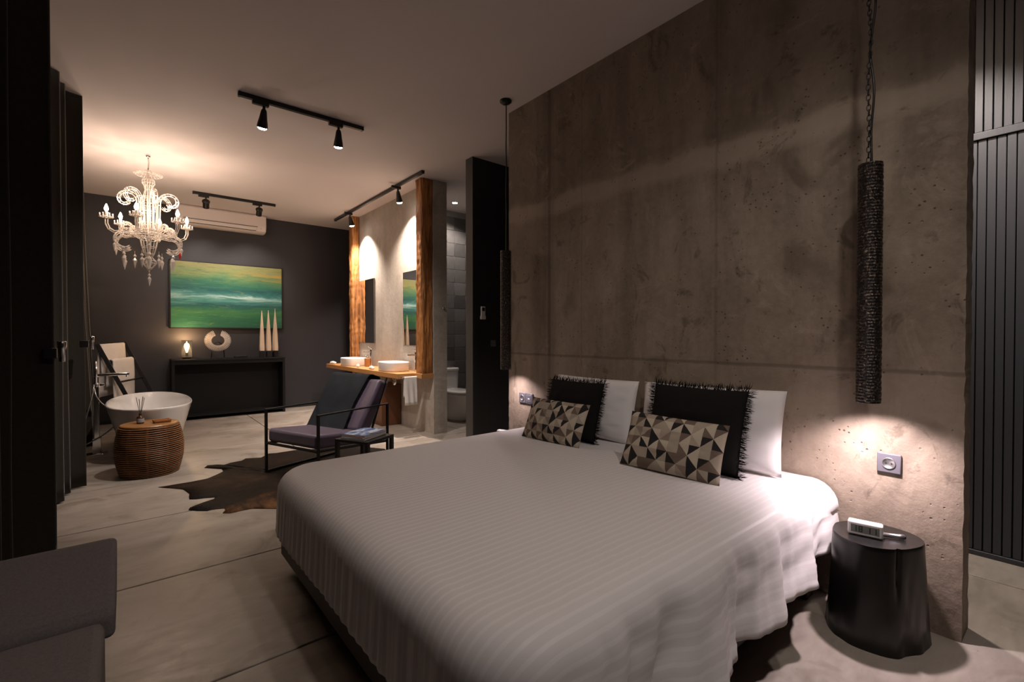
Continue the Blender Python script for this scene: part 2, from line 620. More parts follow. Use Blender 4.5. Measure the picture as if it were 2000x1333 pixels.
for k in range(5):
    y0 = -2.3 + k * 2.15
    w = struct(MB().box(-.86, -.84, y0, y0 + 2.0, .06, 2.9).build('window_%d' % (k + 1), 'night_glass'))
    m = MB()
    for a, b in ((y0 - .04, y0), (y0 + 2.0, y0 + 2.04)):
        m.box(-.87, -.82, a, b, .02, 2.94)
    m.box(-.87, -.82, y0, y0 + 2.0, .02, .06).box(-.87, -.82, y0, y0 + 2.0, 2.9, 2.94)
    m.build('window_frame', 'black_metal', w)


def rough_wall(name, x0, x1, y0, y1, z0, z1, mat, amp=.006, step=.05, seed=0):
    """box wall with slightly uneven edges and faces"""
    bm = bmesh.new()
    ny, nz = int((y1 - y0) / step), int((z1 - z0) / step)
    m = MB()
    def pt(x, y, z, k):
        on = noise.noise(Vector((y * 9 + seed, z * 9, k * 5.0))) + .5 * noise.noise(Vector((y * 25 + seed, z * 25, k * 5.0)))
        return x, y, z, on
    loops = []
    nx = 3
    ring = []
    for i in range(nz + 1):
        z = z0 + (z1 - z0) * i / nz
        loop = []
        def edge(x, y, a):
            e = amp * noise.noise(Vector((x * 7 + seed, y * 7, z * 34))) + amp * .9 * noise.noise(Vector((x * 7 + seed, y * 7, z * 90)))
            return e * a
        for j in range(ny + 1):
            y = y0 + (y1 - y0) * j / ny
            end = 1 if j in (0, ny) else .25
            loop.append((x0 + abs(edge(x0, y, end)), y + (edge(x0, y, 1) if j == 0 else 0), z))
        for j in range(ny, -1, -1):
            y = y0 + (y1 - y0) * j / ny
            end = 1 if j in (0, ny) else .25
            loop.append((x1 - abs(edge(x1, y, end)), y + (edge(x1, y, 1) if j == 0 else 0), z))
        loops.append(loop)
    m.loft(loops)
    return struct(m.build(name, mat, smooth=False))


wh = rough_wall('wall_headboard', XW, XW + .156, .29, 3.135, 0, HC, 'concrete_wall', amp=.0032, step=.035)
wv = rough_wall('wall_vanity', 2.905, 3.094, 5.045, 7.56, 0, HC, 'concrete_vanity', amp=.003, step=.05, seed=5)
wp = struct(MB().box(2.855, 4.9, 4.13, 4.255, 0, HC).build('wall_partition', 'black_paint'))
struct(MB().box(2.850, 2.8555, 4.128, 4.257, 0, HC).build('lit_edge_1', 'partition_lit_edge', None))  # thin strip painting the partition's narrow face as lit
wb = struct(MB().box(3.094, 4.75, 6.15, 6.30, 0, HC).build('wall_bath', 'grout'))
tm = [('tile_dark',), ('tile_mid',), ('tile_light',)]
tmesh = {}
proto = MB().box(.002, .198, -.012, 0, .002, .198)
for k, (mn,) in enumerate(tm):
    o = proto.build('wall_tile', mn, wb, bevel=.002, seg=1)
    tmesh[k] = o.data
    bpy.data.objects.remove(o)
for i in range(8):
    for j in range(16):
        if j == 15:
            continue
        o = bpy.data.objects.new('wall_tile', tmesh[random.choice([0, 1, 1, 1, 2])])
        COL.objects.link(o)
        o.parent = wb
        o.location = (3.10 + i * .2, 6.15 + random.uniform(0, .004), .03 + j * .2)
struct(MB().box(4.75, 4.9, 4.255, 8.45, 0, HC).build('wall_bath_right', 'charcoal_paint'))
wr = struct(MB().box(3.655, 3.80, -2.6, 4.13, 0, HC).build('wall_right', 'dark_gap'))
# black slats with a rail between the two tiers
pitch = .0372
k = 0
y = -1.0
sm1 = sm2 = None
while y < 1.75:
    a = random.uniform(-.0015, .0015)
    if sm1 is None:
        o1 = MB().box(3.630, 3.656, 0, pitch - .004, .03, 2.29).build('slat', 'slat_black', wr, bevel=.002, seg=1)
        o2 = MB().box(3.630, 3.656, 0, pitch - .004, 2.335, HC).build('slat', 'slat_black', wr, bevel=.002, seg=1)
        sm1, sm2 = o1.data, o2.data
    else:
        o1 = bpy.data.objects.new('slat', sm1); COL.objects.link(o1); o1.parent = wr
        o2 = bpy.data.objects.new('slat', sm2); COL.objects.link(o2); o2.parent = wr
    o1.location = (a, y, 0)
    o2.location = (-a, y + .016, 0)
    y += pitch
MB().box(3.618, 3.656, -2.5, 4.12, 2.292, 2.332).build('slat_rail', 'slat_black', wr, bevel=.003)
MB().box(3.622, 3.656, -2.5, 4.12, 0, .028).build('slat_plinth', 'slat_black', wr, bevel=.003)
struct(MB().box(-.8, 2.9, YF - .014, YF, 0, .05).build('baseboard_far', 'black_paint', bevel=.003))

# ------------------------------------------------------------------ track lights
def spot_head(parent, x, y, target, kind, lens, watts, col, angle, flip=1, lamp=True, rad=.03):
    """adapter under the rail, stem, bell shaped can, glowing lens; local coords of the track thing"""
    MB().box(x - .05 * flip - .035, x - .05 * flip + .085, y - .017, y + .017, -.062, -.030).build('adapter', 'black_metal', parent, bevel=.003)
    head = Vector((x, y, -.095))
    d = (Vector(target) - parent.matrix_basis.translation - head).normalized()
    q = Vector((0, 0, -1)).rotation_difference(d).to_matrix().to_4x4()
    M = Matrix.Translation(head) @ q
    MB().tube([(x, y, -.05), head], .011, 8).build('stem', 'black_metal', parent, smooth=True)
    m = MB()
    if kind == 'bell':
        prof = [(.012, .012), (.020, 0), (.024, -.02), (.030, -.06), (.038, -.10), (.041, -.125), (.041, -.132), (.036, -.132)]
        ll = .128
    else:
        prof = [(.016, .012), (.036, 0), (.046, -.012), (.046, -.03), (.038, -.04), (.038, -.11), (.035, -.112), (.033, -.06)]
        ll = .050
    loops = [[M @ Vector((r * math.cos(2 * PI * i / 20), r * math.sin(2 * PI * i / 20), z)) for i in range(20)] for r, z in prof]
    m.loft(loops, True, True, True)
    can = m.build('lamp_can', 'black_metal', parent, smooth=True)
    lm = MB()
    loops = [[M @ Vector((r * math.cos(2 * PI * i / 20), r * math.sin(2 * PI * i / 20), z)) for i in range(20)] for r, z in
             [(.033 if kind == 'can' else .035, -ll - .0045), (.031, -ll - .011), (.018, -ll - .018), (.001, -ll - .020)]]
    lm.loft(loops).build('lens', lens, can, smooth=True)
    if lamp:
        p = M @ Vector((0, 0, -ll - .03))
        light_spot('spot_lamp', p, p + d, watts, col, angle, 1.0, rad, parent)


def track(label, x0, x1, y, heads, along='x', z=HC):
    if along == 'x':
        t = thing('track_light', label, 'track light', ((x0 + x1) / 2, y, z), 0, 'ceiling track lights')
        h = (x1 - x0) / 2
        MB().box(-h, h, -.017, .017, -.034, 0).build('rail', 'black_metal', t, bevel=.002)
        for e in (-1, 1):
            MB().box(e * h - .008, e * h + .008, -.019, .019, -.037, -.0005).build('end_cap', 'black_metal', t, bevel=.002)
        for hx, kw in heads:
            spot_head(t, hx - (x0 + x1) / 2, 0, **kw)
    else:
        t = thing('track_light', label, 'track light', (y, (x0 + x1) / 2, z), 0, 'ceiling track lights')
        h = (x1 - x0) / 2
        MB().box(-.017, .017, -h, h, -.034, 0).build('rail', 'black_metal', t, bevel=.002)
        for e in (-1, 1):
            MB().box(-.019, .019, e * h - .008, e * h + .008, -.037, -.0005).build('end_cap', 'black_metal', t, bevel=.002)
        for hy, kw in heads:
            spot_head(t, 0, hy - (x0 + x1) / 2, **kw)
    return t


track('black ceiling track with two lit spot heads above the purple armchair', .69, 1.675, 4.19, [
    (.865, dict(target=(.78, 5.5, 0), kind='bell', lens='lens_on', watts=W_TRACK_MID, col=NEUT, angle=112)),
    (1.46, dict(target=(1.72, 5.2, 0), kind='bell', lens='lens_on', watts=W_TRACK_MID, col=NEUT, angle=112))])
track('black ceiling track with two heads turned to the green painting', .69, 1.67, 7.45, [
    (.83, dict(target=(.95, YF, 1.75), kind='can', lens='lens_dim', watts=W_TRACK_ART, col=NEUT, angle=75, rad=.012)),
    (1.47, dict(target=(1.55, YF, 1.75), kind='can', lens='lens_dim', watts=W_TRACK_ART, col=NEUT, angle=75, rad=.012))])
track('long black ceiling track running along the vanity wall', 4.84, 7.77, 2.648, [
    (5.48, dict(target=(2.90, 5.62, 1.9), kind='bell', lens='lens_dim', watts=W_TRACK_VANITY, col=SOFT, angle=108)),
    (7.12, dict(target=(2.90, 7.12, 1.9), kind='bell', lens='lens_dim', watts=W_TRACK_VANITY, col=SOFT, angle=108))], along='y')
track('black ceiling track above the bed', .69, 1.67, .02, [
    (.90, dict(target=(1.0, 1.2, .5), kind='bell', lens='lens_on', watts=W_TRACK_BED, col=NEUT, angle=115, rad=.06)),
    (1.46, dict(target=(1.95, 1.3, .4), kind='bell', lens='lens_on', watts=W_TRACK_BED, col=NEUT, angle=115, rad=.06))])


def downlight(label, x, y, watts, col, angle):
    t = thing('downlight', label, 'downlight', (x, y, HC))
    MB().lathe([(.052, 0), (.050, -.006), (.040, -.008), (.036, -.002)], 24).build('ring', 'white_plastic', t, smooth=True)
    MB().lathe([(.035, -.002), (.028, -.010), (.001, -.013)], 20).build('lens', 'lens_on', t, smooth=True)
    light_spot('spot_lamp', (0, 0, -.03), (0, 0, -1), watts, col, angle, .5, .03, t)


downlight('small round recessed downlight in the bathroom ceiling', 3.643, 5.72, W_BATH, NEUT, 140)
downlight('small round recessed downlight above the black slatted wall', 2.92, .60, W_CORRIDOR, NEUT, 125)

# ------------------------------------------------------------------ curtains
def curtain(label, rows, seed, group='dark floor-length curtains', top=3.10, flare=0.0):
    """rows: (y, x_left, x_right) pleat stations; cloth folds between x_left and x_right"""
    rnd = random.Random(seed)
    pts = []
    n = len(rows)
    for i in range(n - 1):
        y0, l0, r0 = rows[i]
        y1, l1, r1 = rows[i + 1]
        a, b = (l0, r1) if i % 2 == 0 else (r0, l1)
        for k in range(10):
            t = k / 10
            e = .5 - .5 * math.cos(PI * t)
            e = e * .75 + t * .25
            pts.append((a + (b - a) * e, y0 + (y1 - y0) * (t + .25 * math.sin(2 * PI * t) * -.5)))
    last = rows[-1]
    pts.append((last[2] if n % 2 == 0 else last[1], last[0]))
    nz = 22
    loops_f = []
    for j in range(nz + 1):
        z = .012 + (top - .012) * j / nz
        f = j / nz
        row = []
        for k, (x, y) in enumerate(pts):
            w = .010 * noise.noise(Vector((k * .11 + seed * 3, z * .9, seed))) * (1 - f * .6)
            ww = .012 * noise.noise(Vector((k * .07 + seed * 5, z * .7, seed + 9))) * (1 - f * .6)
            row.append(Vector((x + w + flare * (1 - f) ** 1.5, y + ww, z)))
        loops_f.append(row)
    m = MB()
    m.loft(loops_f, closed=False)
    o = m.build('curtain', 'curtain_cloth', smooth=True)
    sol = o.modifiers.new('thickness', 'SOLIDIFY')
    sol.thickness = .006
    tag(o, label, 'curtain', group)
    return o


rows = [(2.36, -.64, -.36), (2.47, -.60, -.375), (2.60, -.63, -.385), (2.72, -.61, -.40), (2.84, -.63, -.418), (2.94, -.60, -.425), (3.04, -.62, -.418), (3.12, -.60, -.41), (3.21, -.60, -.39), (3.31, -.55, -.285), (3.40, -.50, -.30)]
curtain('nearest dark curtain stack beside the grey daybed', rows, 1)
rows = [(3.52 + i * .085, -.58, -.418 + .012 * math.sin(i * 1.9)) for i in range(13)]
curtain('thinly pleated dark curtain panel set back between two thick stacks', rows, 2, top=3.03)
rows = [(4.62, -.46, -.37), (4.70, -.46, -.365), (4.80, -.46, -.36), (4.90, -.45, -.35), (4.99, -.44, -.244), (5.06, -.44, -.26)]
curtain('dark curtain stack in front of the bathtub and its tap', rows, 3, top=3.118)
rows = [(5.2 + i * .10, -.58, -.45 + .01 * math.sin(i * 2.3)) for i in range(13)]
curtain('dark curtain panel hanging behind the bath filler', rows, 5, top=3.10)
rows = [(6.75 + i * .085, -.56, -.392 + .008 * math.sin(i * 2.3)) for i in range(13)]
curtain('dark curtain panel reaching the far wall behind the towel ladder', rows, 4, top=3.10, flare=.10)
tag(MB().box(-.52, -.47, 2.2, 8.3, HC - .016, HC).build('curtain_rail', 'white_plastic', bevel=.003), 'slim white ceiling rail carrying the dark curtains', 'rail')


def holdback(x, y, z, label):
    t = thing('curtain_holdback', label, 'holdback', (x, y, z), 0, 'chrome curtain holdbacks')
    MB().box(-.055, -.004, -.018, .018, -.035, .018).build('bracket', 'black_metal', t, bevel=.004)
    MB().lathe([(.0105, -.052), (.012, -.05), (.0165, .02), (.019, .048), (.0165, .052), (.012, .048)], 20, (.014, 0, 0)).build('knob', 'chrome', t, smooth=True)


holdback(-.268, 3.27, 1.137, 'chrome knob holdback on the nearest dark curtain stack')
holdback(-.228, 4.93, 1.160, 'chrome knob holdback on the curtain stack by the bathtub')

# ------------------------------------------------------------------ bed
bed = thing('bed', 'low king-size bed with dark wooden base and white mattress', 'bed', (1.55, 1.70, 0))
MB().box(.612, 2.52, .785, 2.645, .075, .30).build('base', 'bed_base_wood', bed, bevel=.008, world=True)
for x in (.72, 2.44):
    for y in (.83, 2.60):
        MB().box(x - .04, x + .04, y - .04, y + .04, 0, .076).build('leg', 'bed_base_wood', bed, bevel=.004, world=True)
MB().box(.635, 2.525, .80, 2.625, .30, .515).build('mattress', 'mattress_cloth', bed, bevel=.07, seg=4, world=True)


def bed_cover():
    zt, r = .535, .10
    xi, y0, y1, cr = .67, .815, 2.59, .10          # flat part of the top
    path = []
    N1, N2, N3 = 110, 14, 110
    for i in range(N1):
        path.append((2.525 + (xi + cr - 2.525) * i / N1, y1, 0, 1))
    for i in range(N2):
        a = PI / 2 + PI / 2 * i / N2
        path.append((xi + cr + cr * math.cos(a), y1 - cr + cr * math.sin(a), math.cos(a), math.sin(a)))
    for i in range(N3):
        path.append((xi, y1 - cr + (y0 + cr - y1 + cr) * i / N3, -1, 0))
    for i in range(N2):
        a = PI + PI / 2 * i / N2
        path.append((xi + cr + cr * math.cos(a), y0 + cr + cr * math.sin(a), math.cos(a), math.sin(a)))
    for i in range(N1 + 1):
        path.append((xi + cr + (2.525 - xi - cr) * i / N1, y0, 0, -1))
    NP = len(path)

    def nz1(q, k):
        return noise.noise(Vector((q, k, k * .37)))

    def folds(x, y, nx, ny, d):
        """outward waviness of the hanging cloth at drop d"""
        near, foot, far = max(0, -ny), max(0, -nx), max(0, ny)
        sl = x + d * .35
        a = .040 * nz1(sl * 4.2, 3.1) + .046 * nz1(sl * 9.5 + d * 2, 7.7) + .024 * nz1(sl * 22 + d * 3, 1.3)
        a += .020 * max(0, nz1(sl * 6.3, 9.2)) ** 1.0
        b = .006 * nz1(y * 5, 2.2) + .0045 * nz1(y * 19, 5.1) + .0022 * math.sin(y * 105 + 3 * nz1(y * 6, 1.1))
        return near * a + foot * b + far * a * .5

    hem = []
    for i, (x, y, nx, ny) in enumerate(path):
        near = max(0, -ny)
        h = .190 + .010 * math.sin(x * 4 + 1) * near + .006 * math.sin(y * 3) * max(0, -nx)
        corner = max(0, min(-nx, -ny)) * 2 * 0.7
        h += near * .008 * smoothstep(2.0, 1.3, x) - near * .02 * smoothstep(2.1, 2.5, x) + corner * .05
        hem.append(h)
    def crease(px, py):
        """shallow diagonal creases near the close foot corner"""
        w = smoothstep(1.25, .85, py) * smoothstep(1.75, 1.0, px)
        q = px * .9 + py * .55
        return w * (.007 * nz1(q * 16, 4.4) + .004 * nz1(q * 40, 6.1))

    loops = []
    stripe = []
    for t in [0, .1, .2, .32, .44, .56, .66, .75, .82, .88, .93, .97]:
        loop = []
        for (x, y, nx, ny) in path:
            cx, cy = min(max(x, 1.5), 2.525), 1.7
            px, py = cx + (x - cx) * t, cy + (y - cy) * t
            z = zt + .004 * noise.noise(Vector((px * 2.3, py * 2.3, 1))) + .0022 * noise.noise(Vector((px * 9, py * 5, 4)))
            z += .006 * (1 - t) + crease(px, py)
            loop.append((px, py, z))
            stripe.append(py)
        loops.append(loop)
    for k in range(7):
        ph = PI / 2 * k / 6
        loop = []
        for i, (x, y, nx, ny) in enumerate(path):
            fo = folds(x, y, nx, ny, 0) * (k / 6) ** 2 * .5
            loop.append((x + nx * (r * math.sin(ph) + fo), y + ny * (r * math.sin(ph) + fo), zt - r * (1 - math.cos(ph)) + .5 * fo * (1 - k / 6)))
            stripe.append(y + ny * r * ph)
        loops.append(loop)
    for k in range(1, 13):
        loop = []
        for i, (x, y, nx, ny) in enumerate(path):
            d = hem[i] * k / 12
            near = max(0, -ny)
            fo = folds(x, y, nx, ny, d) * (.5 + .5 * k / 12) * (.35 + .65 * smoothstep(2.5, 2.0, x))
            fo += .040 * (k / 12) ** 1.2 * near * smoothstep(2.5, 1.9, x) + .010 * (k / 12)
            q = near * .012 * noise.noise(Vector((x * 7 + d * 9, d * 14, 3)))
            off = max(r + fo + q, r - .012)
            loop.append((x + nx * off, y + ny * off, zt - r - d))
            stripe.append(y + ny * (r * PI / 2 + d))
        loops.append(loop)
    m = MB()
    m.loft(loops, closed=False)
    # seam down the middle line: close the fan at its centre with one strip of quads
    o = m.build('bed_cover', 'striped_satin_cotton', smooth=True)
    at = o.data.attributes.new('stripe', 'FLOAT', 'POINT')
    at.data.foreach_set('value', stripe)
    bm = bmesh.new()
    bm.from_mesh(o.data)
    bmesh.ops.remove_doubles(bm, verts=bm.verts, dist=.0006)
    bmesh.ops.recalc_face_normals(bm, faces=bm.faces)
    bm.to_mesh(o.data)
    bm.free()
    sol = o.modifiers.new('thickness', 'SOLIDIFY')
    sol.thickness = .006
    sol.offset = 1
    return tag(o, 'white satin-striped cotton cover draped over the bed', 'bed cover')


bed_cover()


def pillow_mesh(w, h, th, nu=30, nv=22, pinch=.05, seed=0, wr=.004, p=2.4):
    """closed pillow in local x (width) z (height), y = thickness; also uv"""
    vs, fs, uvs = [], [], []
    def P(u, v, side):
        e = (max(0, 1 - abs(u) ** p) * max(0, 1 - abs(v) ** p)) ** .55
        sx = 1 - pinch * (1 - v * v) * (abs(u) ** 3)
        sz = 1 - pinch * (1 - u * u) * (abs(v) ** 3)
        x, z = u * w / 2 * sx, v * h / 2 * sz
        y = side * th / 2 * e * (1 + .10 * noise.noise(Vector((u * 1.6 + seed, v * 1.6, side * 2.0))))
        y += wr * noise.noise(Vector((u * 5 + seed, v * 5, side * 3.0))) * e + wr * .8 * noise.noise(Vector((u * 3 + v * 9 + seed, v * 2 - u * 4, 5))) * e
        return Vector((x, y, z + h / 2))
    idx = {}
    for s in (-1, 1):
        for j in range(nv + 1):
            for i in range(nu + 1):
                u, v = -1 + 2 * i / nu, -1 + 2 * j / nv
                border = i in (0, nu) or j in (0, nv)
                key = (i, j, 0 if border else s)
                if key not in idx:
                    idx[key] = len(vs)
                    vs.append(P(u, v, s))
                    uvs.append((i / nu, j / nv))
    def g(i, j, s):
        return idx[(i, j, 0 if (i in (0, nu) or j in (0, nv)) else s)]
    for s in (-1, 1):
        for j in range(nv):
            for i in range(nu):
                f = (g(i, j, s), g(i + 1, j, s), g(i + 1, j + 1, s), g(i, j + 1, s))
                fs.append(f if s == -1 else f[::-1])
    return vs, fs, uvs


def pillow(name, mat, w, h, th, parent=None, **k):
    vs, fs, uvs = pillow_mesh(w, h, th, **k)
    me = bpy.data.meshes.new(name)
    me.from_pydata([tuple(v) for v in vs], [], fs)
    ul = me.uv_layers.new(name='uv')
    for lp in me.loops:
        ul.data[lp.index].uv = uvs[lp.vertex_index]
    for pl in me.polygons:
        pl.use_smooth = True
    me.materials.append(MATS[mat])
    o = bpy.data.objects.new(name, me)
    COL.objects.link(o)
    if parent:
        o.parent = parent
    return o


def stand(o, x, y, z, yaw, lean, roll=0):
    """front (local -y) faces -X when yaw=0; lean tips the top back towards the wall"""
    o.matrix_basis = (Matrix.Translation((x, y, z)) @ Matrix.Rotation(-PI / 2 + yaw, 4, 'Z') @ Matrix.Rotation(-lean, 4, 'X') @ Matrix.Rotation(roll, 4, 'Y'))


ZB = .545
o = pillow('pillow', 'white_pillow', .72, .40, .17, seed=2, wr=.012, pinch=.03)
stand(o, 2.375, 2.10, ZB - .005, 0, R(11)); tag(o, 'white pillow behind the black cushion near the far socket', 'pillow', 'white pillows')
o = pillow('pillow', 'white_pillow', .80, .41, .18, seed=8, wr=.012, pinch=.03)
stand(o, 2.372, 1.29, ZB - .005, 0, R(11), R(-1.0)); tag(o, 'white pillow at the lit corner of the bed beside the stump', 'pillow', 'white pillows')


def fringed(label, x, y, w, h, yaw, lean, seed, roll=0):
    t = thing('fringed_cushion', label, 'cushion', (x, y, ZB), 0, 'black fringed cushions')
    stand(t, x, y, ZB, yaw, lean, roll)
    pillow('cushion_body', 'black_linen', w, h, .13, t, seed=seed, wr=.006, pinch=.03)
    rnd = random.Random(seed)
    m = MB()
    for side in range(4):
        L = w if side in (0, 2) else h
        n = int(L / .0019)
        for k in range(n):
            q = -1 + 2 * (k + rnd.random()) / n
            ln = rnd.uniform(.020, .046) * (1.3 if abs(q) > .9 else 1)
            if side == 0: p, d = Vector((q * w / 2, 0, h * (1 - .03 * (1 - q * q) / 2))), Vector((0, 0, 1))
            elif side == 2: p, d = Vector((q * w / 2, 0, h * .015 * (1 - q * q))), Vector((0, -.7, -.02))
            elif side == 1: p, d = Vector((w / 2 * (1 - .03 * (1 - q * q)), 0, h / 2 * (1 + q))), Vector((1, 0, 0))
            else: p, d = Vector((-w / 2 * (1 - .03 * (1 - q * q)), 0, h / 2 * (1 + q))), Vector((-1, 0, 0))
            d = d + Vector((rnd.uniform(-.5, .5), rnd.uniform(-.5, .5), rnd.uniform(-.4, .4) if side != 2 else .02))
            d.normalize()
            e = d * ln
            s_ = Vector((rnd.uniform(-1, 1), rnd.uniform(-1, 1), rnd.uniform(-1, 1))).cross(d).normalized() * .0016
            mid = p + e * .55 + Vector((rnd.uniform(-.005, .005), rnd.uniform(-.005, .005), rnd.uniform(-.004, .002) if side != 2 else .0))
            a = p - d * .006
            m.add([a - s_, a + s_, mid + s_, mid - s_, p + e], [(0, 1, 2, 3), (3, 2, 4)])
    f = m.build('fringe', 'black_linen', t)
    f['kind'] = 'stuff'
    f['label'] = 'frayed black fringe'


fringed('black linen cushion with frayed fringe, nearer the socket by the far pendant', 2.205, 2.125, .44, .385, R(4), R(17), 11)
fringed('larger black linen cushion with frayed fringe, in front of the lit white pillow', 2.19, 1.265, .50, .42, R(3), R(17), 12)
o = pillow('patterned_cushion', 'triangle_print_far', .47, .275, .10, seed=21, wr=.008, pinch=.03)
stand(o, 2.045, 2.125, ZB, R(6), R(24), R(1)); tag(o, 'triangle-patterned oblong cushion farther from camera, against the far black cushion', 'cushion', 'triangle-patterned cushions')
o = pillow('patterned_cushion', 'triangle_print_near', .50, .285, .10, seed=25, wr=.008, pinch=.03)
stand(o, 2.015, 1.275, ZB, R(9), R(24), R(2)); tag(o, 'triangle-patterned oblong cushion nearer camera, against the larger black cushion', 'cushion', 'triangle-patterned cushions')

# ------------------------------------------------------------------ pendants
def pendant(label, x, y, z0, z1, watts, chain, rad=.0440):
    t = thing('pendant_lamp', label, 'pendant lamp', (x, y, z0), 0, 'dark tube pendants beside the bed')
    H = z1 - z0
    n = 28
    prof = [(rad - .004, .004), (rad - .003, 0), (rad, 0)]
    nz = 80
    rnd = random.Random(int(y * 100))
    loops = []
    m = MB()
    for r, z in [(rad - .005, .05), (rad - .004, .002), (rad - .002, 0)]:
        loops.append([Vector((r * math.cos(2 * PI * k / n), r * math.sin(2 * PI * k / n), z)) for k in range(n)])
    for j in range(nz + 1):
        z = .001 + (H - .002) * j / nz
        rr = rad + (.0012 if j % 2 else -.0008)
        loops.append([Vector(((rr + rnd.uniform(-.0007, .0007)) * math.cos(2 * PI * k / n), (rr + rnd.uniform(-.0007, .0007)) * math.sin(2 * PI * k / n), z)) for k in range(n)])
    loops.append([Vector((.012 * math.cos(2 * PI * k / n), .012 * math.sin(2 * PI * k / n), H - .004)) for k in range(n)])
    m.loft(loops, True, True, True)
    m.build('shade', 'woven_dark_metal', t, smooth=True)
    MB().sphere((0, 0, .048), .020, 14, 8).build('bulb', 'pendant_bulb', t, smooth=True)
    top = HC - z0
    MB().lathe([(.048, top), (.048, top - .012), (.030, top - .026), (.008, top - .032)], 24).build('ceiling_rose', 'black_metal', t, smooth=True)
    # cord, slightly crinkled, and a chain of oval links hanging beside it
    pts = []
    for k in range(60):
        z = H - .005 + (top - .03 - H) * k / 59
        w = .010 * math.sin(k * .33) * math.sin(PI * k / 59)
        pts.append((w * .6 + .003, w - .003, z))
    MB().tube(pts, .0042 if chain else .0046, 6).build('cord', 'black_metal', t, smooth=True)
    if chain:
        m = MB()
        z = H + .004
        i = 0
        while z < top - .05:
            a = 0 if i % 2 else PI / 2
            f = (z - H) / (top - H)
            w = .008 * math.sin(f * 19) * math.sin(PI * f)
            cx, cy = -w - .004, -w * .8 + .006
            ring = []
            for k in range(10):
                q = 2 * PI * k / 10
                ring.append((cx + .0068 * math.cos(q) * math.cos(a), cy + .0068 * math.cos(q) * math.sin(a), z + .012 + .0135 * math.sin(q)))
            m.tube(ring, .0019, 5, ring=True)
            z += .0215
            i += 1
        ch = m.build('chain', 'black_metal', t, smooth=True)
        ch['kind'] = 'stuff'
    light_spot('pendant_glow', (0, 0, .012), (0, 0, -1), watts, (1.0, .82, .86), 138, 1.0, .016, t)


pendant('dark hammered tube pendant on a chain beside the lit stump', 2.360, .557, .941, 1.922, W_PENDANT, True, .0425)
pendant('dark tube pendant on a crinkled cord at the far bed side by the partition', 2.385, 2.982, .94, 1.905, W_PENDANT_FAR, False)

# ------------------------------------------------------------------ sockets and switches
def socket(label, y, z, double=False):
    t = thing('wall_socket', label, 'socket', (XW, y, z))
    w = .042
    MB().box(-.011, .004, -w, w, -w, w).build('plate', 'grey_plastic', t, bevel=.004)
    yy = [0.0]
    if double:
        MB().box(-.011, .004, -w * 3 - .001, -w - .001, -w, w).build('plate', 'grey_plastic', t, bevel=.004)
        MB().box(-.0135, -.008, -w * 2 - .030, -w * 2 + .030, -.030, .030).build('rocker', 'grey_plastic', t, bevel=.003)
        MB().box(-.0142, -.0130, -w * 2 - .010, -w * 2 + .010, -.004, .004).build('marker', 'white_plastic', t)
    M = Matrix.Rotation(-PI / 2, 4, 'Y')
    m = MB()
    prof = [(.025, .0112), (.0245, .0140), (.0205, .0140), (.0195, .0118), (.0005, .0116)]
    loops = [[M @ Vector((r * math.cos(2 * PI * k / 24), r * math.sin(2 * PI * k / 24), z_)) for k in range(24)] for r, z_ in prof]
    m.loft(loops)
    m.build('insert', 'brushed_steel', t, smooth=True)
    for s in (-1, 1):
        h = MB()
        loops = [[M @ Vector((.003 * math.cos(2 * PI * k / 10), .0095 * s + .003 * math.sin(2 * PI * k / 10), z_)) for k in range(10)] for z_ in (.0108, .0124)]
        h.loft(loops).build('pin_hole', 'dark_gap', t)


socket('grey square wall socket beside the near pendant, above the stump', .523, .667)
socket('grey double socket plate on the concrete wall at the far bed side', 2.945, .70, True)
t = thing('air_conditioner_remote', 'white remote control in a holder on the black partition', 'remote', (2.977, 4.13, 1.395))
MB().box(-.027, .027, -.024, -.004, 0, .135).build('body', 'white_plastic', t, bevel=.006)
MB().box(-.018, .018, -.0255, -.0235, .085, .122).build('display', 'lcd_digit', t)
MB().box(-.031, .031, -.027, 0, -.004, .035).build('holder', 'white_plastic', t, bevel=.004)
t = thing('light_switch', 'small grey light switch on the black partition', 'switch', (3.122, 4.13, 1.095))
MB().box(-.035, .035, -.009, 0, 0, .07).build('plate', 'grey_plastic', t, bevel=.003)
MB().box(-.024, .024, -.012, -.008, .011, .059).build('rocker', 'grey_plastic', t, bevel=.002)

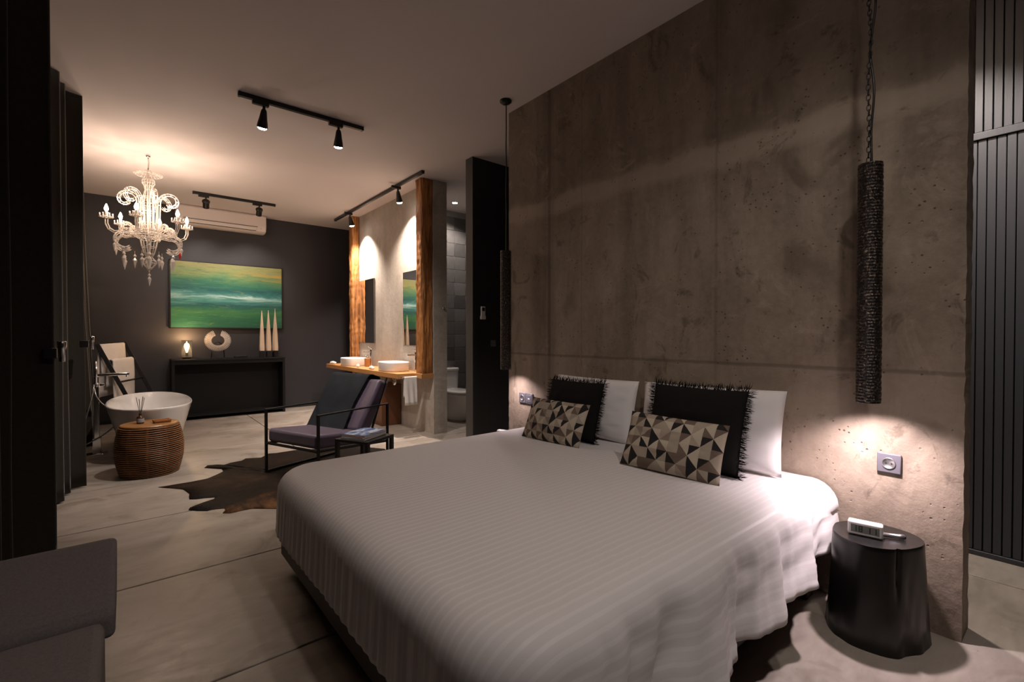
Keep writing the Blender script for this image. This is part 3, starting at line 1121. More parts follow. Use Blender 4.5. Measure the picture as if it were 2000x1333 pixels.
# ------------------------------------------------------------------ stumps, clocks
def stump(label, cx, cy, H, rt, rb, seed):
    m = MB()
    n, nz = 150, 30
    loops = []
    def rad(a, f):
        r = rb + (rt - rb) * (f ** .8)
        lob = 1 + .055 * math.cos(a * 2 + 1.1 + seed) + .04 * math.cos(3 * a + 2.4 + .7 * f) + .028 * (1 - f) * math.cos(5 * a + seed)
        crease = -.060 * math.exp(-((((a - 3.78 - .12 * f + PI) % (2 * PI)) - PI) / .045) ** 2) * smoothstep(.45, .75, f)
        crease2 = -.045 * math.exp(-((((a - 4.05 + PI) % (2 * PI)) - PI) / .22) ** 2) * smoothstep(.5, .05, f)
        bump = .03 * noise.noise(Vector((math.cos(a) * 3.7, math.sin(a) * 3.7, f * 3.2 + seed + 5))) * (1 - f * .7) + .03 * noise.noise(Vector((math.cos(a) * 1.7, math.sin(a) * 1.7, f * 2.2 + seed)))
        return r * (lob + crease + crease2 + bump)
    for j in range(nz + 1):
        f = j / nz
        loops.append([(cx + rad(2 * PI * k / n, f) * math.cos(2 * PI * k / n), cy + rad(2 * PI * k / n, f) * math.sin(2 * PI * k / n), H * f * .985) for k in range(n)])
    for q, zz in ((.985, H), (.6, H + .0005), (.05, H + .001)):
        loops.append([(cx + q * rad(2 * PI * k / n, 1) * math.cos(2 * PI * k / n), cy + q * rad(2 * PI * k / n, 1) * math.sin(2 * PI * k / n), zz) for k in range(n)])
    m.loft(loops)
    o = m.build('stump_table', 'stump_wood', smooth=True, origin=(cx, cy, 0))
    o.data.set_sharp_from_angle(angle=R(55))
    return tag(o, label, 'stump table', 'black stump bedside tables')


stump('black polished tree-stump table under the near pendant', 2.365, .530, .402, .148, .170, 0)
stump('black tree-stump table at the far side of the bed, almost hidden', 2.36, 3.00, .40, .140, .150, 2)
SEG = {'0': 'abcdef', '1': 'bc', '8': 'abcdefg'}


def clock(label, loc, rotz, digits='1811'):
    t = thing('alarm_clock', label, 'alarm clock', loc, rotz, 'white alarm clocks')
    w, d, h = .115, .042, .056
    MB().box(-w / 2, w / 2, -d / 2, d / 2, .002, h).build('case', 'white_plastic', t, bevel=.007, seg=3)
    MB().box(-w / 2 + .011, w / 2 - .011, -d / 2 - .0008, -d / 2 + .003, .013, h - .012).build('screen', 'lcd', t)
    MB().box(-.028, .028, -.010, .010, h - .001, h + .0012).build('snooze_bar', 'white_plastic', t, bevel=.001)
    x = -.040
    for q, ch in enumerate(digits):
        if q == 2:
            x += .006
        m = MB()
        ww, hh, tk = .0125, .023, .0030
        z0 = .0175
        yb = -d / 2 - .0014
        sg = {'a': (0, ww, hh - tk, hh), 'd': (0, ww, 0, tk), 'g': (0, ww, hh / 2 - tk / 2, hh / 2 + tk / 2),
              'b': (ww - tk, ww, hh / 2, hh), 'c': (ww - tk, ww, 0, hh / 2), 'e': (0, tk, 0, hh / 2), 'f': (0, tk, hh / 2, hh)}
        for s_ in SEG[ch]:
            a, b, c, e = sg[s_]
            m.box(x + a, x + b, yb, yb + .001, z0 + c, z0 + e)
        m.build('digit', 'lcd_digit', t)
        x += .0195
    return t


clock('white digital alarm clock reading 18 11 on the near stump', (2.318, .553, .4035), R(-79))
clock('white alarm clock on the far stump beyond the bed', (2.33, 2.935, .4015), R(-70))
t = thing('penlight', 'small steel penlight lying behind the alarm clock', 'torch', (2.372, .472, .4135), R(-62))
MB().tube([(-.035, 0, 0), (.015, 0, 0), (.018, 0, 0), (.034, 0, 0)], [.0085, .0085, .0095, .0095], 14).build('barrel', 'brushed_steel', t, smooth=True)
MB().tube([(.0342, 0, 0), (.038, 0, 0)], .0078, 14).build('tip', 'black_metal', t, smooth=True)

# ------------------------------------------------------------------ daybed
t = thing('daybed', 'grey upholstered daybed with a tilted headrest', 'daybed', (-.36, 1.4, 0))
XR = -.050
MB().box(-.72, XR - .004, .55, 1.733, .17, .425).build('seat_cushion', 'daybed_cloth', t, bevel=.022, seg=3, world=True)
m = MB()
prof = [(1.735, .36), (1.735, .43), (1.755, .445), (2.085, .535), (2.112, .515), (2.06, .40), (1.95, .36)]
m.loft([[(x, y, z) for y, z in prof] for x in (-.72, XR + .018)])
m.build('headrest', 'daybed_cloth', t, bevel=.024, seg=4, world=True)
MB().box(-.68, -.10, .60, 1.92, .10, .175).build('frame', 'black_metal', t, bevel=.006, world=True)
MB().bar((-.40, 1.90, .165), (-.40, 2.0, .37), .05, .03).build('headrest_bracket', 'black_metal', t, world=True)
for x in (-.64, -.14):
    for y in (.66, 1.86):
        MB().box(x - .025, x + .025, y - .025, y + .025, 0, .10).build('leg', 'black_metal', t, bevel=.003, world=True)

# ------------------------------------------------------------------ cowhide rug
import itertools
Fh = Vector((math.cos(AX), math.sin(AX), 0))
Rr = Vector((math.sin(AX), -math.cos(AX), 0))
Fw = Fh * math.cos(PITCH) - Vector((0, 0, math.sin(PITCH)))
Uw = Rr.cross(Fw)


def floor_at(px, py, z=0):
    d = Fw * FPX + Rr * (px - 1000) + Uw * (666.5 - py)
    k = (z - CAM_H) / d.z
    return Vector((0, 0, CAM_H)) + d * k


hp = [(309, 953), (345, 947), (375, 942), (405, 936), (424, 928), (436, 922), (433, 917), (399, 915), (405, 910), (424, 908.5),
      (432, 911), (450, 905), (472, 901), (480, 896.5), (510, 895), (525, 887), (540, 886), (578, 880)]
outline = [floor_at(*p) for p in hp] + [Vector(p + (0,)) for p in ((1.55, 5.18), (1.80, 5.30), (2.05, 5.16), (1.98, 4.95), (2.12, 4.72), (2.05, 4.40), (2.20, 4.18), (2.02, 3.92), (1.78, 3.78), (1.72, 3.50), (1.60, 3.36), (1.48, 3.52), (1.2, 3.58))]
hp2 = [(560, 994), (540, 995), (492, 994.5), (470, 999), (450, 1003.5), (435, 1003.5), (440, 998), (438, 994), (414, 996.5), (405, 999), (385, 999),
       (368, 997.5), (371, 993), (380, 989), (402, 981), (418, 976), (420, 972.5), (400, 974), (385, 976), (370, 976.5), (369, 972), (370, 966), (362, 960), (357, 957), (335, 955)]
outline += [floor_at(*p) for p in hp2]
m = MB()
cen = Vector((1.15, 4.35, 0))
NL = 7
loops = []
dense = []
for a, b in zip(outline, outline[1:] + outline[:1]):
    n = max(1, int((b - a).length / .05))
    dense += [a.lerp(b, k / n) for k in range(n)]
for k in range(NL + 1):
    t_ = k / NL
    loop = []
    for p in dense:
        q = cen.lerp(p, .03 + .97 * t_)
        w = .009 + .006 * noise.noise(Vector((q.x * 3, q.y * 3, 0))) + .005 * noise.noise(Vector((q.x * 9, q.y * 9, 2)))
        loop.append((q.x, q.y, max(.004, w) if k < NL else .0035))
    loops.append(loop)
loops.append([(p[0], p[1], .0008) for p in loops[-1]])
m.loft(loops, True, True, True)
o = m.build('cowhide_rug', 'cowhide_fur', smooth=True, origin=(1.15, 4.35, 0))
tag(o, 'dark brown cowhide rug under the purple armchair', 'rug')

# ------------------------------------------------------------------ armchair
ROT = math.atan2(-.364, .931) * -1
ch = thing('armchair', 'low armchair in purple satin with a thin black steel frame', 'armchair', (1.065, 4.235, .010), 0)
ax_w = Vector((.364, -.931, 0)).normalized()
ax_d = Vector((-ax_w.y, ax_w.x, 0))
ch.matrix_basis = Matrix.Translation((1.065, 4.235, .010)) @ Matrix(((ax_w.x, ax_d.x, 0), (ax_w.y, ax_d.y, 0), (0, 0, 1))).to_4x4()
TH = .02
HW, DP, AH = .342, .775, .556
for s in (-1, 1):
    x = s * HW
    MB().bar((x, 0, 0), (x, 0, AH), TH).build('leg', 'black_metal', ch, bevel=.002)
    MB().bar((x, DP, 0), (x, DP, AH), TH).build('leg', 'black_metal', ch, bevel=.002)
    MB().bar((x, -TH / 2, AH), (x, DP + TH / 2, AH), TH + .012, .012).build('armrest', 'black_metal', ch, bevel=.002)
    MB().bar((x, 0, TH / 2), (x, DP, TH / 2), TH).build('runner', 'black_metal', ch, bevel=.002)
    MB().bar((x * .96, 0, .262), (x * .96, DP, .20), TH).build('seat_rail', 'black_metal', ch, bevel=.002)
    MB().bar((x * .90, .56, .21), (x * .90, .80, .80), .016).build('back_stay', 'black_metal', ch, bevel=.002)
MB().bar((-HW, 0, .262), (HW, 0, .262), TH).build('seat_rail', 'black_metal', ch, bevel=.002)
MB().bar((-HW, DP, .20), (HW, DP, .20), TH).build('seat_rail', 'black_metal', ch, bevel=.002)


def slab_cushion(name, mat, parent, w, prof, bev=.03):
    m = MB()
    m.loft([[(x, y, z) for y, z in prof] for x in (-w / 2, w / 2)])
    return m.build(name, mat, parent, bevel=bev, seg=4)


sc = slab_cushion('seat_cushion', 'lilac_satin', ch, .645, [(.0, .275), (.0, .395), (.64, .335), (.64, .222)], .030)
bc = slab_cushion('back_cushion', 'lilac_satin', ch, .63, [(.44, .345), (.715, .795), (.845, .755), (.575, .30)], .035)
# velvet-like throw over the back cushion, leaving its right edge free
th = []
prof = [(.405, .342), (.418, .350), (.556, .580), (.695, .802), (.716, .823), (.755, .825), (.853, .792), (.863, .77), (.80, .65), (.72, .50)]
m = MB()
nx = 22
for (y, z) in prof:
    row = []
    for i in range(nx + 1):
        x = -.335 + .50 * i / nx
        w = .007 * noise.noise(Vector((x * 9, y * 9 + z * 5, 2))) + .004 * noise.noise(Vector((x * 22, z * 14, 5)))
        row.append((x + (.02 * math.sin(z * 9) if i == nx else 0), y - .008 + w, z + .004 + w * .5))
    th.append(row)
m.loft(th, closed=False)
o = m.build('throw_blanket', 'petrol_velvet', None, smooth=True)
o.matrix_basis = ch.matrix_basis.copy()
sol = o.modifiers.new('thickness', 'SOLIDIFY'); sol.thickness = .008; sol.offset = 0
tag(o, 'dark petrol hide throw draped over the armchair back', 'throw')

# side table with magazines
c0 = Vector((1.372, 3.352, 0)); e1 = Vector((.271, .145, 0)).normalized(); e2 = Vector((-e1.y, e1.x, 0))
st = thing('side_table', 'small square black side table between armchair and bed', 'side table')
st.matrix_basis = Matrix.Translation(c0) @ Matrix(((e1.x, e2.x, 0), (e1.y, e2.y, 0), (0, 0, 1))).to_4x4()
TS, TZ = .315, .425
MB().box(0, TS, 0, TS, TZ - .022, TZ).build('table_top', 'black_metal', st, bevel=.003)
for x in (.014, TS - .014):
    for y in (.014, TS - .014):
        MB().box(x - .014, x + .014, y - .014, y + .014, .0, TZ - .02).build('leg', 'black_metal', st, bevel=.002)
MB().box(.02, TS - .02, .02, .036, .06, .08).build('stretcher', 'black_metal', st)
MB().box(.02, TS - .02, TS - .036, TS - .02, .06, .08).build('stretcher', 'black_metal', st)
z = TZ + .0008
for k, (mt, a, lab) in enumerate((('magazine_grey', .05, 'grey-edged magazine at the bottom of the pile on the side table'), ('magazine_red', -.04, 'reddish magazine in the middle of the pile on the side table'), ('magazine_cover', .03, 'blue and white magazine on top of the pile on the side table'))):
    mg = thing('magazine', lab, 'magazine', (0, 0, 0), 0, 'magazines on the side table')
    mg.matrix_basis = st.matrix_basis @ Matrix.Translation((.155 + .004 * k, .165, z)) @ Matrix.Rotation(a, 4, 'Z')
    MB().box(-.134, .134, -.105, .105, 0, .0105).build('pages', 'paper', mg)
    MB().box(-.136, .136, -.107, .107, .0105, .0118).build('cover', mt, mg)
    z += .0124

# ------------------------------------------------------------------ bathtub and its neighbours
TC = Vector((.185, 6.30, 0))


def tub():
    m = MB()
    n = 64
    def loop(a, b, z, e=2.3, lift=0):
        out = []
        for k in range(n):
            q = 2 * PI * k / n
            c, s = math.cos(q), math.sin(q)
            out.append((a * math.copysign(abs(c) ** (2 / e), c), b * math.copysign(abs(s) ** (2 / e), s), z + lift * s * s))
        return out
    L = []
    for a, b, z in ((.225, .56, 0), (.235, .575, .008), (.255, .62, .10), (.290, .70, .25), (.330, .775, .40), (.356, .815, .50)):
        L.append(loop(a, b, z, 2.3, .012 * z / .5))
    for a, b, z in ((.361, .822, .515), (.359, .820, .523), (.349, .810, .524), (.343, .803, .517)):
        L.append(loop(a, b, z, 2.3, .012))
    for a, b, z in ((.315, .745, .40), (.275, .66, .25), (.22, .52, .14), (.12, .34, .115), (.01, .03, .11)):
        L.append(loop(a, b, z, 2.2, 0))
    m.loft(L)
    o = m.build('bathtub', 'white_ceramic', smooth=True)
    o.location = TC
    return tag(o, 'white freestanding oval bathtub under the chandelier', 'bathtub')


tub()
# floor standing tub filler
t = thing('bath_filler', 'chrome floor-standing bath filler with hand shower beside the tub', 'tap', (-.245, 6.37, 0))
MB().box(-.085, .085, -.06, .06, 0, .014).build('base_plate', 'chrome', t, bevel=.003)
MB().box(-.022, .022, -.022, .022, .014, .80).build('column', 'chrome', t, bevel=.004)
MB().box(-.035, .035, -.03, .03, .014, .17).build('sleeve', 'chrome', t, bevel=.004)
MB().box(-.02, .262, -.018, .018, .800, .826).build('spout', 'chrome', t, bevel=.004)
MB().lathe([(.013, .782), (.013, .800)], 12, (.245, 0, 0)).build('spout_tip', 'chrome', t, smooth=True)
MB().box(.02, .065, -.012, .012, .700, .722).build('lever', 'chrome', t, bevel=.004)
MB().lathe([(.024, .690), (.024, .735)], 16, (.006, 0, 0)).build('valve', 'chrome', t, smooth=True)
MB().tube([(0, -.035, .72), (0, -.036, .955)], [.009, .012], 12).build('hand_shower', 'chrome', t, smooth=True)
MB().box(-.010, .010, -.04, .0, .755, .775).build('shower_holder', 'chrome', t, bevel=.002)
pts = []
for k in range(40):
    q = k / 39
    pts.append((-.015 - .115 * math.sin(PI * min(1, q * 1.25)) * (1 if q < .8 else 1) + .17 * smoothstep(.55, .85, q) * (1 - smoothstep(.85, 1, q)) , -.036, .72 - .62 * math.sin(PI * q) ** .8 * (1.0) + (.0 if q < .5 else -.04 * smoothstep(.5, 1, q))))
MB().tube(pts, .0065, 8).build('hose', 'hose_metal', t, smooth=True)

# leaning towel ladder and two towels
lad = thing('towel_ladder', 'dark leaning towel ladder behind the bathtub', 'towel ladder', (0, 7.6, 0))
Lt, Lb = Vector((-.275, 7.40, 1.115)), Vector((.185, 7.40, .004))
Rt, Rb = Vector((-.030, 7.95, 1.130)), Vector((.430, 7.95, .004))
for a, b in ((Lt, Lb), (Rt, Rb)):
    MB().bar(a, b, .03, .045).build('rail', 'black_metal', lad, bevel=.004, world=True)
rungs = []
for f in (.02, .20, .42, .66):
    a, b = Lt.lerp(Lb, f), Rt.lerp(Rb, f)
    rungs.append((a, b))
    MB().tube([a, b], .012, 10).build('rung', 'black_metal', lad, smooth=True, world=True)


def drape(name, mat, a, b, f0, f1, front, back, label, group=None, n_dir=None, wav=.006, thick=.012, rr=.018):
    """cloth over a bar a-b between fractions f0..f1; front/back = hanging lengths; n_dir = front direction"""
    a, b = Vector(a), Vector(b)
    d = (b - a).normalized()
    nd = Vector(n_dir).normalized() if n_dir is not None else Vector((0, 0, 1)).cross(d).normalized()
    nu = 16
    prof = []
    for k in range(9):
        prof.append((rr + .0 + .012 * (1 - k / 8), -front * (1 - k / 8)))
    for k in range(1, 8):
        q = PI * k / 8
        prof.append((rr * math.cos(q), rr * math.sin(q)))
    for k in range(9):
        prof.append((-rr - .008 * k / 8, -back * k / 8))
    rows = []
    for (o_, z_) in prof:
        row = []
        for i in range(nu + 1):
            p = a.lerp(b, f0 + (f1 - f0) * i / nu)
            w = wav * math.sin(i * .9 + z_ * 6) * min(1, abs(z_) * 5)
            row.append(p + nd * (o_ + w) + Vector((0, 0, z_)))
        rows.append(row)
    m = MB()
    m.loft(rows, closed=False)
    o = m.build(name, mat, smooth=True, origin=a)
    sol = o.modifiers.new('thickness', 'SOLIDIFY'); sol.thickness = thick; sol.offset = 1
    return tag(o, label, 'towel', group)


nd = (Lb - Lt).cross(Rt - Lt)
slope = (Lb - Lt); 
drape('bath_towel', 'white_towel', *rungs[0], .05, .93, .34, .62, 'large white bath towel on the top rung of the leaning ladder', 'towels on the ladder', n_dir=(.93, -.42, 0))
drape('bath_towel', 'white_towel', *rungs[1], .10, .90, .48, .30, 'folded white towel hanging lower on the ladder, nearest the tub', 'towels on the ladder', n_dir=(.93, -.42, 0), rr=.022)

# rattan stool
stl = thing('rattan_stool', 'round rattan drum stool with wooden top in front of the bathtub', 'stool', (.150, 5.235, 0))
def srad(z):
    f = z / .43
    return .200 + .048 * math.sin(PI * (.08 + .84 * f)) - .006 * (1 - f)
m = MB()
nr = 25
for k in range(nr):
    z = .012 + k * (.405 / (nr - 1))
    r = srad(z)
    m.tube([(r * math.cos(2 * PI * i / 40), r * math.sin(2 * PI * i / 40), z + .0015 * math.sin(7 * i + k)) for i in range(40)], .0056, 6, ring=True)
MB().lathe([(srad(.43 * i / 10) - .024, .006 + .41 * i / 10) for i in range(11)], 32, caps=False).build('lining', 'stool_lining', stl, smooth=True)
wv_ = m.build('cane_rings', 'rattan', stl, smooth=True); wv_['kind'] = 'stuff'
for k in range(10):
    a = 2 * PI * k / 10 + .2
    MB().tube([((srad(z) - .013) * math.cos(a), (srad(z) - .013) * math.sin(a), z) for z in [.004 + .42 * i / 8 for i in range(9)]], .009, 8).build('rib', 'rattan_light', stl, smooth=True)
MB().lathe([(.10, .418), (.203, .418), (.210, .424), (.210, .436), (.204, .443), (.001, .444)], 48).build('top', 'stool_top_wood', stl, smooth=False, bevel=0)
t = thing('reed_diffuser', 'amber reed diffuser bottle with dark sticks on the stool', 'diffuser', (.085, 5.235, .4445))
MB().lathe([(.024, 0), (.027, .003), (.027, .052), (.022, .062), (.011, .066), (.011, .082), (.0125, .083), (.0125, .09), (.004, .091)], 20).build('bottle', 'amber_glass', t, smooth=True)
MB().lathe([(.0273, .012), (.0275, .013), (.0275, .045), (.0273, .046)], 20, caps=False).build('bottle_label', 'magazine_grey', t, smooth=True)
for k in range(7):
    a = k * .9
    MB().tube([(0.002 * math.cos(a), .002 * math.sin(a), .07), (.030 * math.cos(a), .030 * math.sin(a), .225 + .012 * math.sin(k * 2.3))], .0021, 6).build('reed', 'bed_base_wood', t)
t = thing('wooden_tray', 'small orange-brown wooden soap tray on the stool', 'tray', (.235, 5.20, .4445), R(8))
MB().box(-.06, .06, -.035, .035, 0, .012).build('base', 'soap_wood', t, bevel=.002)
for s in (-1, 1):
    MB().box(-.06, .06, s * .035 - .004, s * .035 + .004, .010, .026).build('side', 'soap_wood', t, bevel=.001)
    MB().box(s * .06 - .004, s * .06 + .004, -.035, .035, .010, .026).build('side', 'soap_wood', t, bevel=.001)

# ------------------------------------------------------------------ chandelier
def chandelier():
    cx, cy = .188, 6.27
    t = thing('chandelier', 'clear glass scroll-arm chandelier with lit candle bulbs over the bathtub', 'chandelier', (cx, cy, 1.735))
    zr = lambda z: z - 1.735
    MB().lathe([(.022, zr(HC)), (.022, zr(3.105)), (.010, zr(3.095)), (.005, zr(3.09))], 16).build('ceiling_rose', 'chrome', t, smooth=True)
    MB().tube([(0, 0, zr(3.095)), (.004, 0, zr(3.04)), (0, .004, zr(2.99)), (0, 0, zr(2.93))], .006, 8).build('cord', 'hose_metal', t, smooth=True)
    def lattice(name, prof, nm, rw, parent=t, rings=None):
        m = MB()
        for k in range(nm):
            a = 2 * PI * k / nm
            m.tube([(r * math.cos(a), r * math.sin(a), zr(z)) for r, z in prof], rw, 5)
        for r, z in (rings or prof):
            m.tube([(r * math.cos(2 * PI * i / 24), r * math.sin(2 * PI * i / 24), zr(z)) for i in range(24)], rw * .9, 5, ring=True)
        return m.build(name, 'crystal', parent, smooth=True)
    lattice('upper_dish', [(.022, 2.955), (.07, 2.925), (.112, 2.905), (.125, 2.912)], 20, .0022)
    lattice('baluster', [(.02, 2.88), (.052, 2.855), (.055, 2.82), (.038, 2.79), (.030, 2.75), (.045, 2.68), (.062, 2.60), (.070, 2.52), (.062, 2.40), (.075, 2.30)], 14, .0034)
    MB().tube([(0, 0, zr(2.95)), (0, 0, zr(1.97))], .010, 10).build('stem', 'crystal', t, smooth=True)
    lattice('centre_bowl', [(.16, 2.275), (.135, 2.262), (.075, 2.225), (.062, 2.15), (.045, 2.08), (.026, 2.045)], 14, .0034)
    lattice('bottom_finial', [(.026, 2.045), (.060, 2.005), (.062, 1.98), (.030, 1.935), (.004, 1.905)], 10, .0030)

    def drop(name, p, s=1.0, red=False):
        m = MB()
        x, y, z = p
        m.tube([(x, y, z), (x, y, z - .03 * s)], .0014, 4)
        m.lathe([(.001, 0), (.010 * s, -.012 * s), (.0125 * s, -.020 * s), (.006 * s, -.030 * s), (.001, -.034 * s)], 6, (x, y, z - .028 * s))
        m.lathe([(.001, 0), (.007 * s, -.006 * s), (.017 * s, -.026 * s), (.015 * s, -.036 * s), (.003 * s, -.092 * s), (.0005, -.098 * s)], 6, (x, y, z - .060 * s))
        return m.build(name, 'crystal_red' if red else 'crystal', t)

    def strand(pts2, ang, mname, rw, off):
        """a planar curve (r,z) turned to direction ang, made of ribs side by side"""
        m = MB()
        ca, sa = math.cos(ang), math.sin(ang)
        P = [Vector((r * ca, r * sa, zr(z))) for r, z in pts2]
        nrm = Vector((-sa, ca, 0))
        L = len(P)
        for k in range(4):
            q = 2 * PI * k / 4 + PI / 4
            pts = []
            for i, p in enumerate(P):
                d = (P[min(i + 1, L - 1)] - P[max(i - 1, 0)]).normalized()
                b = d.cross(nrm).normalized()
                pts.append(p + nrm * (off * math.cos(q)) + b * (off * math.sin(q)))
            m.tube(pts, rw, 5)
        for i in range(1, L - 1, 2):
            p = P[i]
            d = (P[i + 1] - P[i - 1]).normalized()
            b = d.cross(nrm).normalized()
            m.tube([p + nrm * (off * 1.05 * math.cos(2 * PI * k / 8)) + b * (off * 1.05 * math.sin(2 * PI * k / 8)) for k in range(8)], rw * .9, 4, ring=True)
        return m.build(mname, 'crystal', t, smooth=True)

    def spiral(cr, cz, r0, r1, a0, a1, n):
        return [(cr + (r0 + (r1 - r0) * i / n) * math.cos(a0 + (a1 - a0) * i / n), cz + (r0 + (r1 - r0) * i / n) * math.sin(a0 + (a1 - a0) * i / n)) for i in range(n + 1)]

    NA = 6
    for k in range(NA):
        a = 2 * PI * k / NA + R(12)
        # tall upper scroll: rises beside the stem, curls outwards and down
        up = [(.075, 2.29), (.085, 2.40), (.088, 2.52), (.092, 2.60)] + spiral(.192, 2.635, .100, .032, PI, PI - 5.6, 17)
        strand(up, a + PI / NA, 'upper_scroll', .0032, .016)
        # candle arm: leaves the bowl, dips, rises to the bobeche
        arm = [(.10, 2.30), (.14, 2.345), (.18, 2.37), (.215, 2.35), (.225, 2.31), (.245, 2.275), (.285, 2.265), (.325, 2.29), (.345, 2.34), (.345, 2.395)]
        ar = strand(arm, a, 'candle_arm', .0032, .014)
        curl = spiral(.19, 2.335, .05, .018, PI * .9, PI * .9 - 5.0, 12)
        strand(curl, a, 'arm_curl', .0026, .010)
        c = Vector((.345 * math.cos(a), .345 * math.sin(a), 0))
        cup = MB()
        for i in range(18):
            q = 2 * PI * i / 18
            cup.tube([c + Vector((.018 * math.cos(q), .018 * math.sin(q), zr(2.392))), c + Vector((.058 * math.cos(q), .058 * math.sin(q), zr(2.402)))], .0022, 4)
        for rr, zz in ((.018, 2.392), (.040, 2.397), (.058, 2.402)):
            cup.tube([c + Vector((rr * math.cos(2 * PI * i / 20), rr * math.sin(2 * PI * i / 20), zr(zz))) for i in range(20)], .0024, 4, ring=True)
        for i in range(6):
            q = 2 * PI * i / 6
            cup.lathe([(.0055, 0), (.0055, .034)], 6, c + Vector((.050 * math.cos(q), .050 * math.sin(q), zr(2.404))))
        cup.build('bobeche', 'crystal', ar, smooth=True)
        MB().lathe([(.014, zr(2.395)), (.014, zr(2.455)), (.010, zr(2.46))], 12, c).build('candle_sleeve', 'ivory_plastic', ar, smooth=True)
        MB().lathe([(.006, zr(2.458)), (.0165, zr(2.475)), (.0175, zr(2.487)), (.011, zr(2.512)), (.002, zr(2.532))], 12, c).build('bulb', 'bulb_warm', ar, smooth=True)
        light_point('candle_glow', c + Vector((0, 0, zr(2.548))), W_CHANDELIER, WARM, .012, t)
        # lower C scroll hanging under the bowl, with a drop
        low = [(.10, 2.262), (.17, 2.262)] + spiral(.235, 2.185, .078, .078, PI * .62, PI * .62 - 4.3, 16)
        strand(low, a + PI / NA * .55, 'lower_scroll', .0028, .012)
        q = a + PI / NA * .55
        drop('crystal_drop', (.235 * math.cos(q), .235 * math.sin(q), zr(2.105)), 1.25)
        drop('crystal_drop', (.315 * math.cos(q), .315 * math.sin(q), zr(2.20)), .9, red=(k == 0))
    for k in range(5):
        a = 2 * PI * k / 5 + .4
        drop('crystal_drop', (.12 * math.cos(a), .12 * math.sin(a), zr(2.10)), 1.15)
    drop('crystal_drop', (0, 0, zr(1.905)), 1.06)
    lattice('bowl_rim', [(.10, 2.30), (.165, 2.285), (.235, 2.30), (.245, 2.305)], 28, .0024)
    return t


chandelier()

# ------------------------------------------------------------------ far wall: air conditioner, painting, console
t = thing('air_conditioner', 'white wall-mounted split air conditioner above the painting', 'air conditioner', (1.14, YF, 2.835))
prof = [(0, 0), (0, .285), (-.17, .285), (-.205, .255), (-.215, .10), (-.185, .02), (-.12, 0)]
m = MB()
m.loft([[(x, y, z) for y, z in prof] for x in (-.585, .585)])
m.build('casing', 'ivory_plastic', t, bevel=.012, seg=3)
MB().box(-.50, .46, -.2175, -.196, .082, .090).build('groove', 'grey_plastic', t)
m = MB()
m.loft([[(x, y, z) for y, z in [(-.207, .030), (-.219, .075), (-.214, .077), (-.202, .032)]] for x in (-.47, .44)])
m.build('louvre', 'ivory_plastic', t, bevel=.002)
MB().box(-.47, .44, -.200, -.186, .024, .030).build('air_slot', 'dark_gap', t)
MB().box(.50, .515, -.2165, -.21, .058, .064).build('indicator', 'grey_plastic', t)

pt = thing('painting', 'green and yellow abstract painting on the dark far wall', 'painting', (1.237, YF - .001, 1.335))
MB().box(-.742, .742, -.045, -.010, 0, .975).build('canvas', 'abstract_seascape_paint', pt)
m = MB()
for a in ((-.755, -.744, -.5, -.0), ):
    m.box(-.757, -.743, -.043, -.004, -.015, .99).box(.743, .757, -.043, -.004, -.015, .99).box(-.757, .757, -.043, -.004, -.015, -.001).box(-.757, .757, -.043, -.004, .976, .99)
m.build('frame', 'black_metal', pt)

cs = thing('console_table', 'black console table under the painting', 'console table', (1.21, 8.24, 0))
MB().box(-.735, .735, -.19, .19, .845, .872).build('top', 'console_black', cs, bevel=.003)
for s in (-1, 1):
    MB().box(s * .715 - .018, s * .715 + .018, -.185, .185, 0, .846).build('side_panel', 'console_black', cs, bevel=.003)
MB().box(-.70, .70, .10, .115, .06, .846).build('back_panel', 'console_black', cs)
MB().box(-.70, .70, -.18, .10, .05, .07).build('shelf', 'console_black', cs)
MB().box(-.70, .70, -.18, -.165, .80, .846).build('apron', 'console_black', cs)
ZC = .8725
t = thing('table_lamp', 'small lamp with a bare glowing bulb in a glass cylinder on the console', 'table lamp', (.668, 8.22, ZC))
MB().lathe([(.055, 0), (.055, .03), (.030, .036), (.018, .036), (.018, .085), (.010, .09)], 24).build('base', 'black_metal', t, smooth=False)
MB().lathe([(.010, .088), (.016, .11), (.034, .155), (.038, .185), (.030, .215), (.010, .228), (.001, .23)], 18).build('bulb', 'bulb_table', t, smooth=True)
m = MB()
m.lathe([(.066, .03), (.066, .275), (.0635, .275), (.0635, .032)], 32, caps=False)
m.build('glass_cylinder', 'clear_glass', t, smooth=True)
light_point('lamp_glow', (0, -.02, .29), W_TABLE_LAMP, (1.0, .58, .28), .03, t)

nk = thing('shell_necklace', 'round woven shell necklace on a black stand on the console', 'ornament', (1.05, 8.22, ZC))
MB().tube([(-.085, 0, .0), (-.075, 0, .15), (-.045, .015, .22), (0, .02, .25), (.045, .015, .22), (.075, 0, .15), (.085, 0, 0)], .007, 8).build('stand', 'black_metal', nk, smooth=True)
MB().box(-.10, .10, -.04, .05, 0, .012).build('stand_base', 'black_metal', nk, bevel=.002)
m = MB()
NS = 46
mesh_b = None
for ring, (rr, ln) in enumerate(((.098, .030), (.118, .030), (.138, .034), (.156, .034))):
    n = NS
    for k in range(n):
        a = R(112) + R(316) * k / (n - 1)
        d = Vector((math.cos(a), -.25, math.sin(a))).normalized()
        c = Vector((0, -.028 + .004 * ring, .265)) + Vector((math.cos(a) * rr, 0, math.sin(a) * rr * .92))
        tg = Vector((-math.sin(a), 0, math.cos(a)))
        m.tube([c - d * ln * .5 + tg * .003 * ring, c, c + d * ln * .5 + tg * .006], [.0025, .0062, .0028], 6)
sh = m.build('shell_rows', 'shell', nk, smooth=True); sh['kind'] = 'stuff'
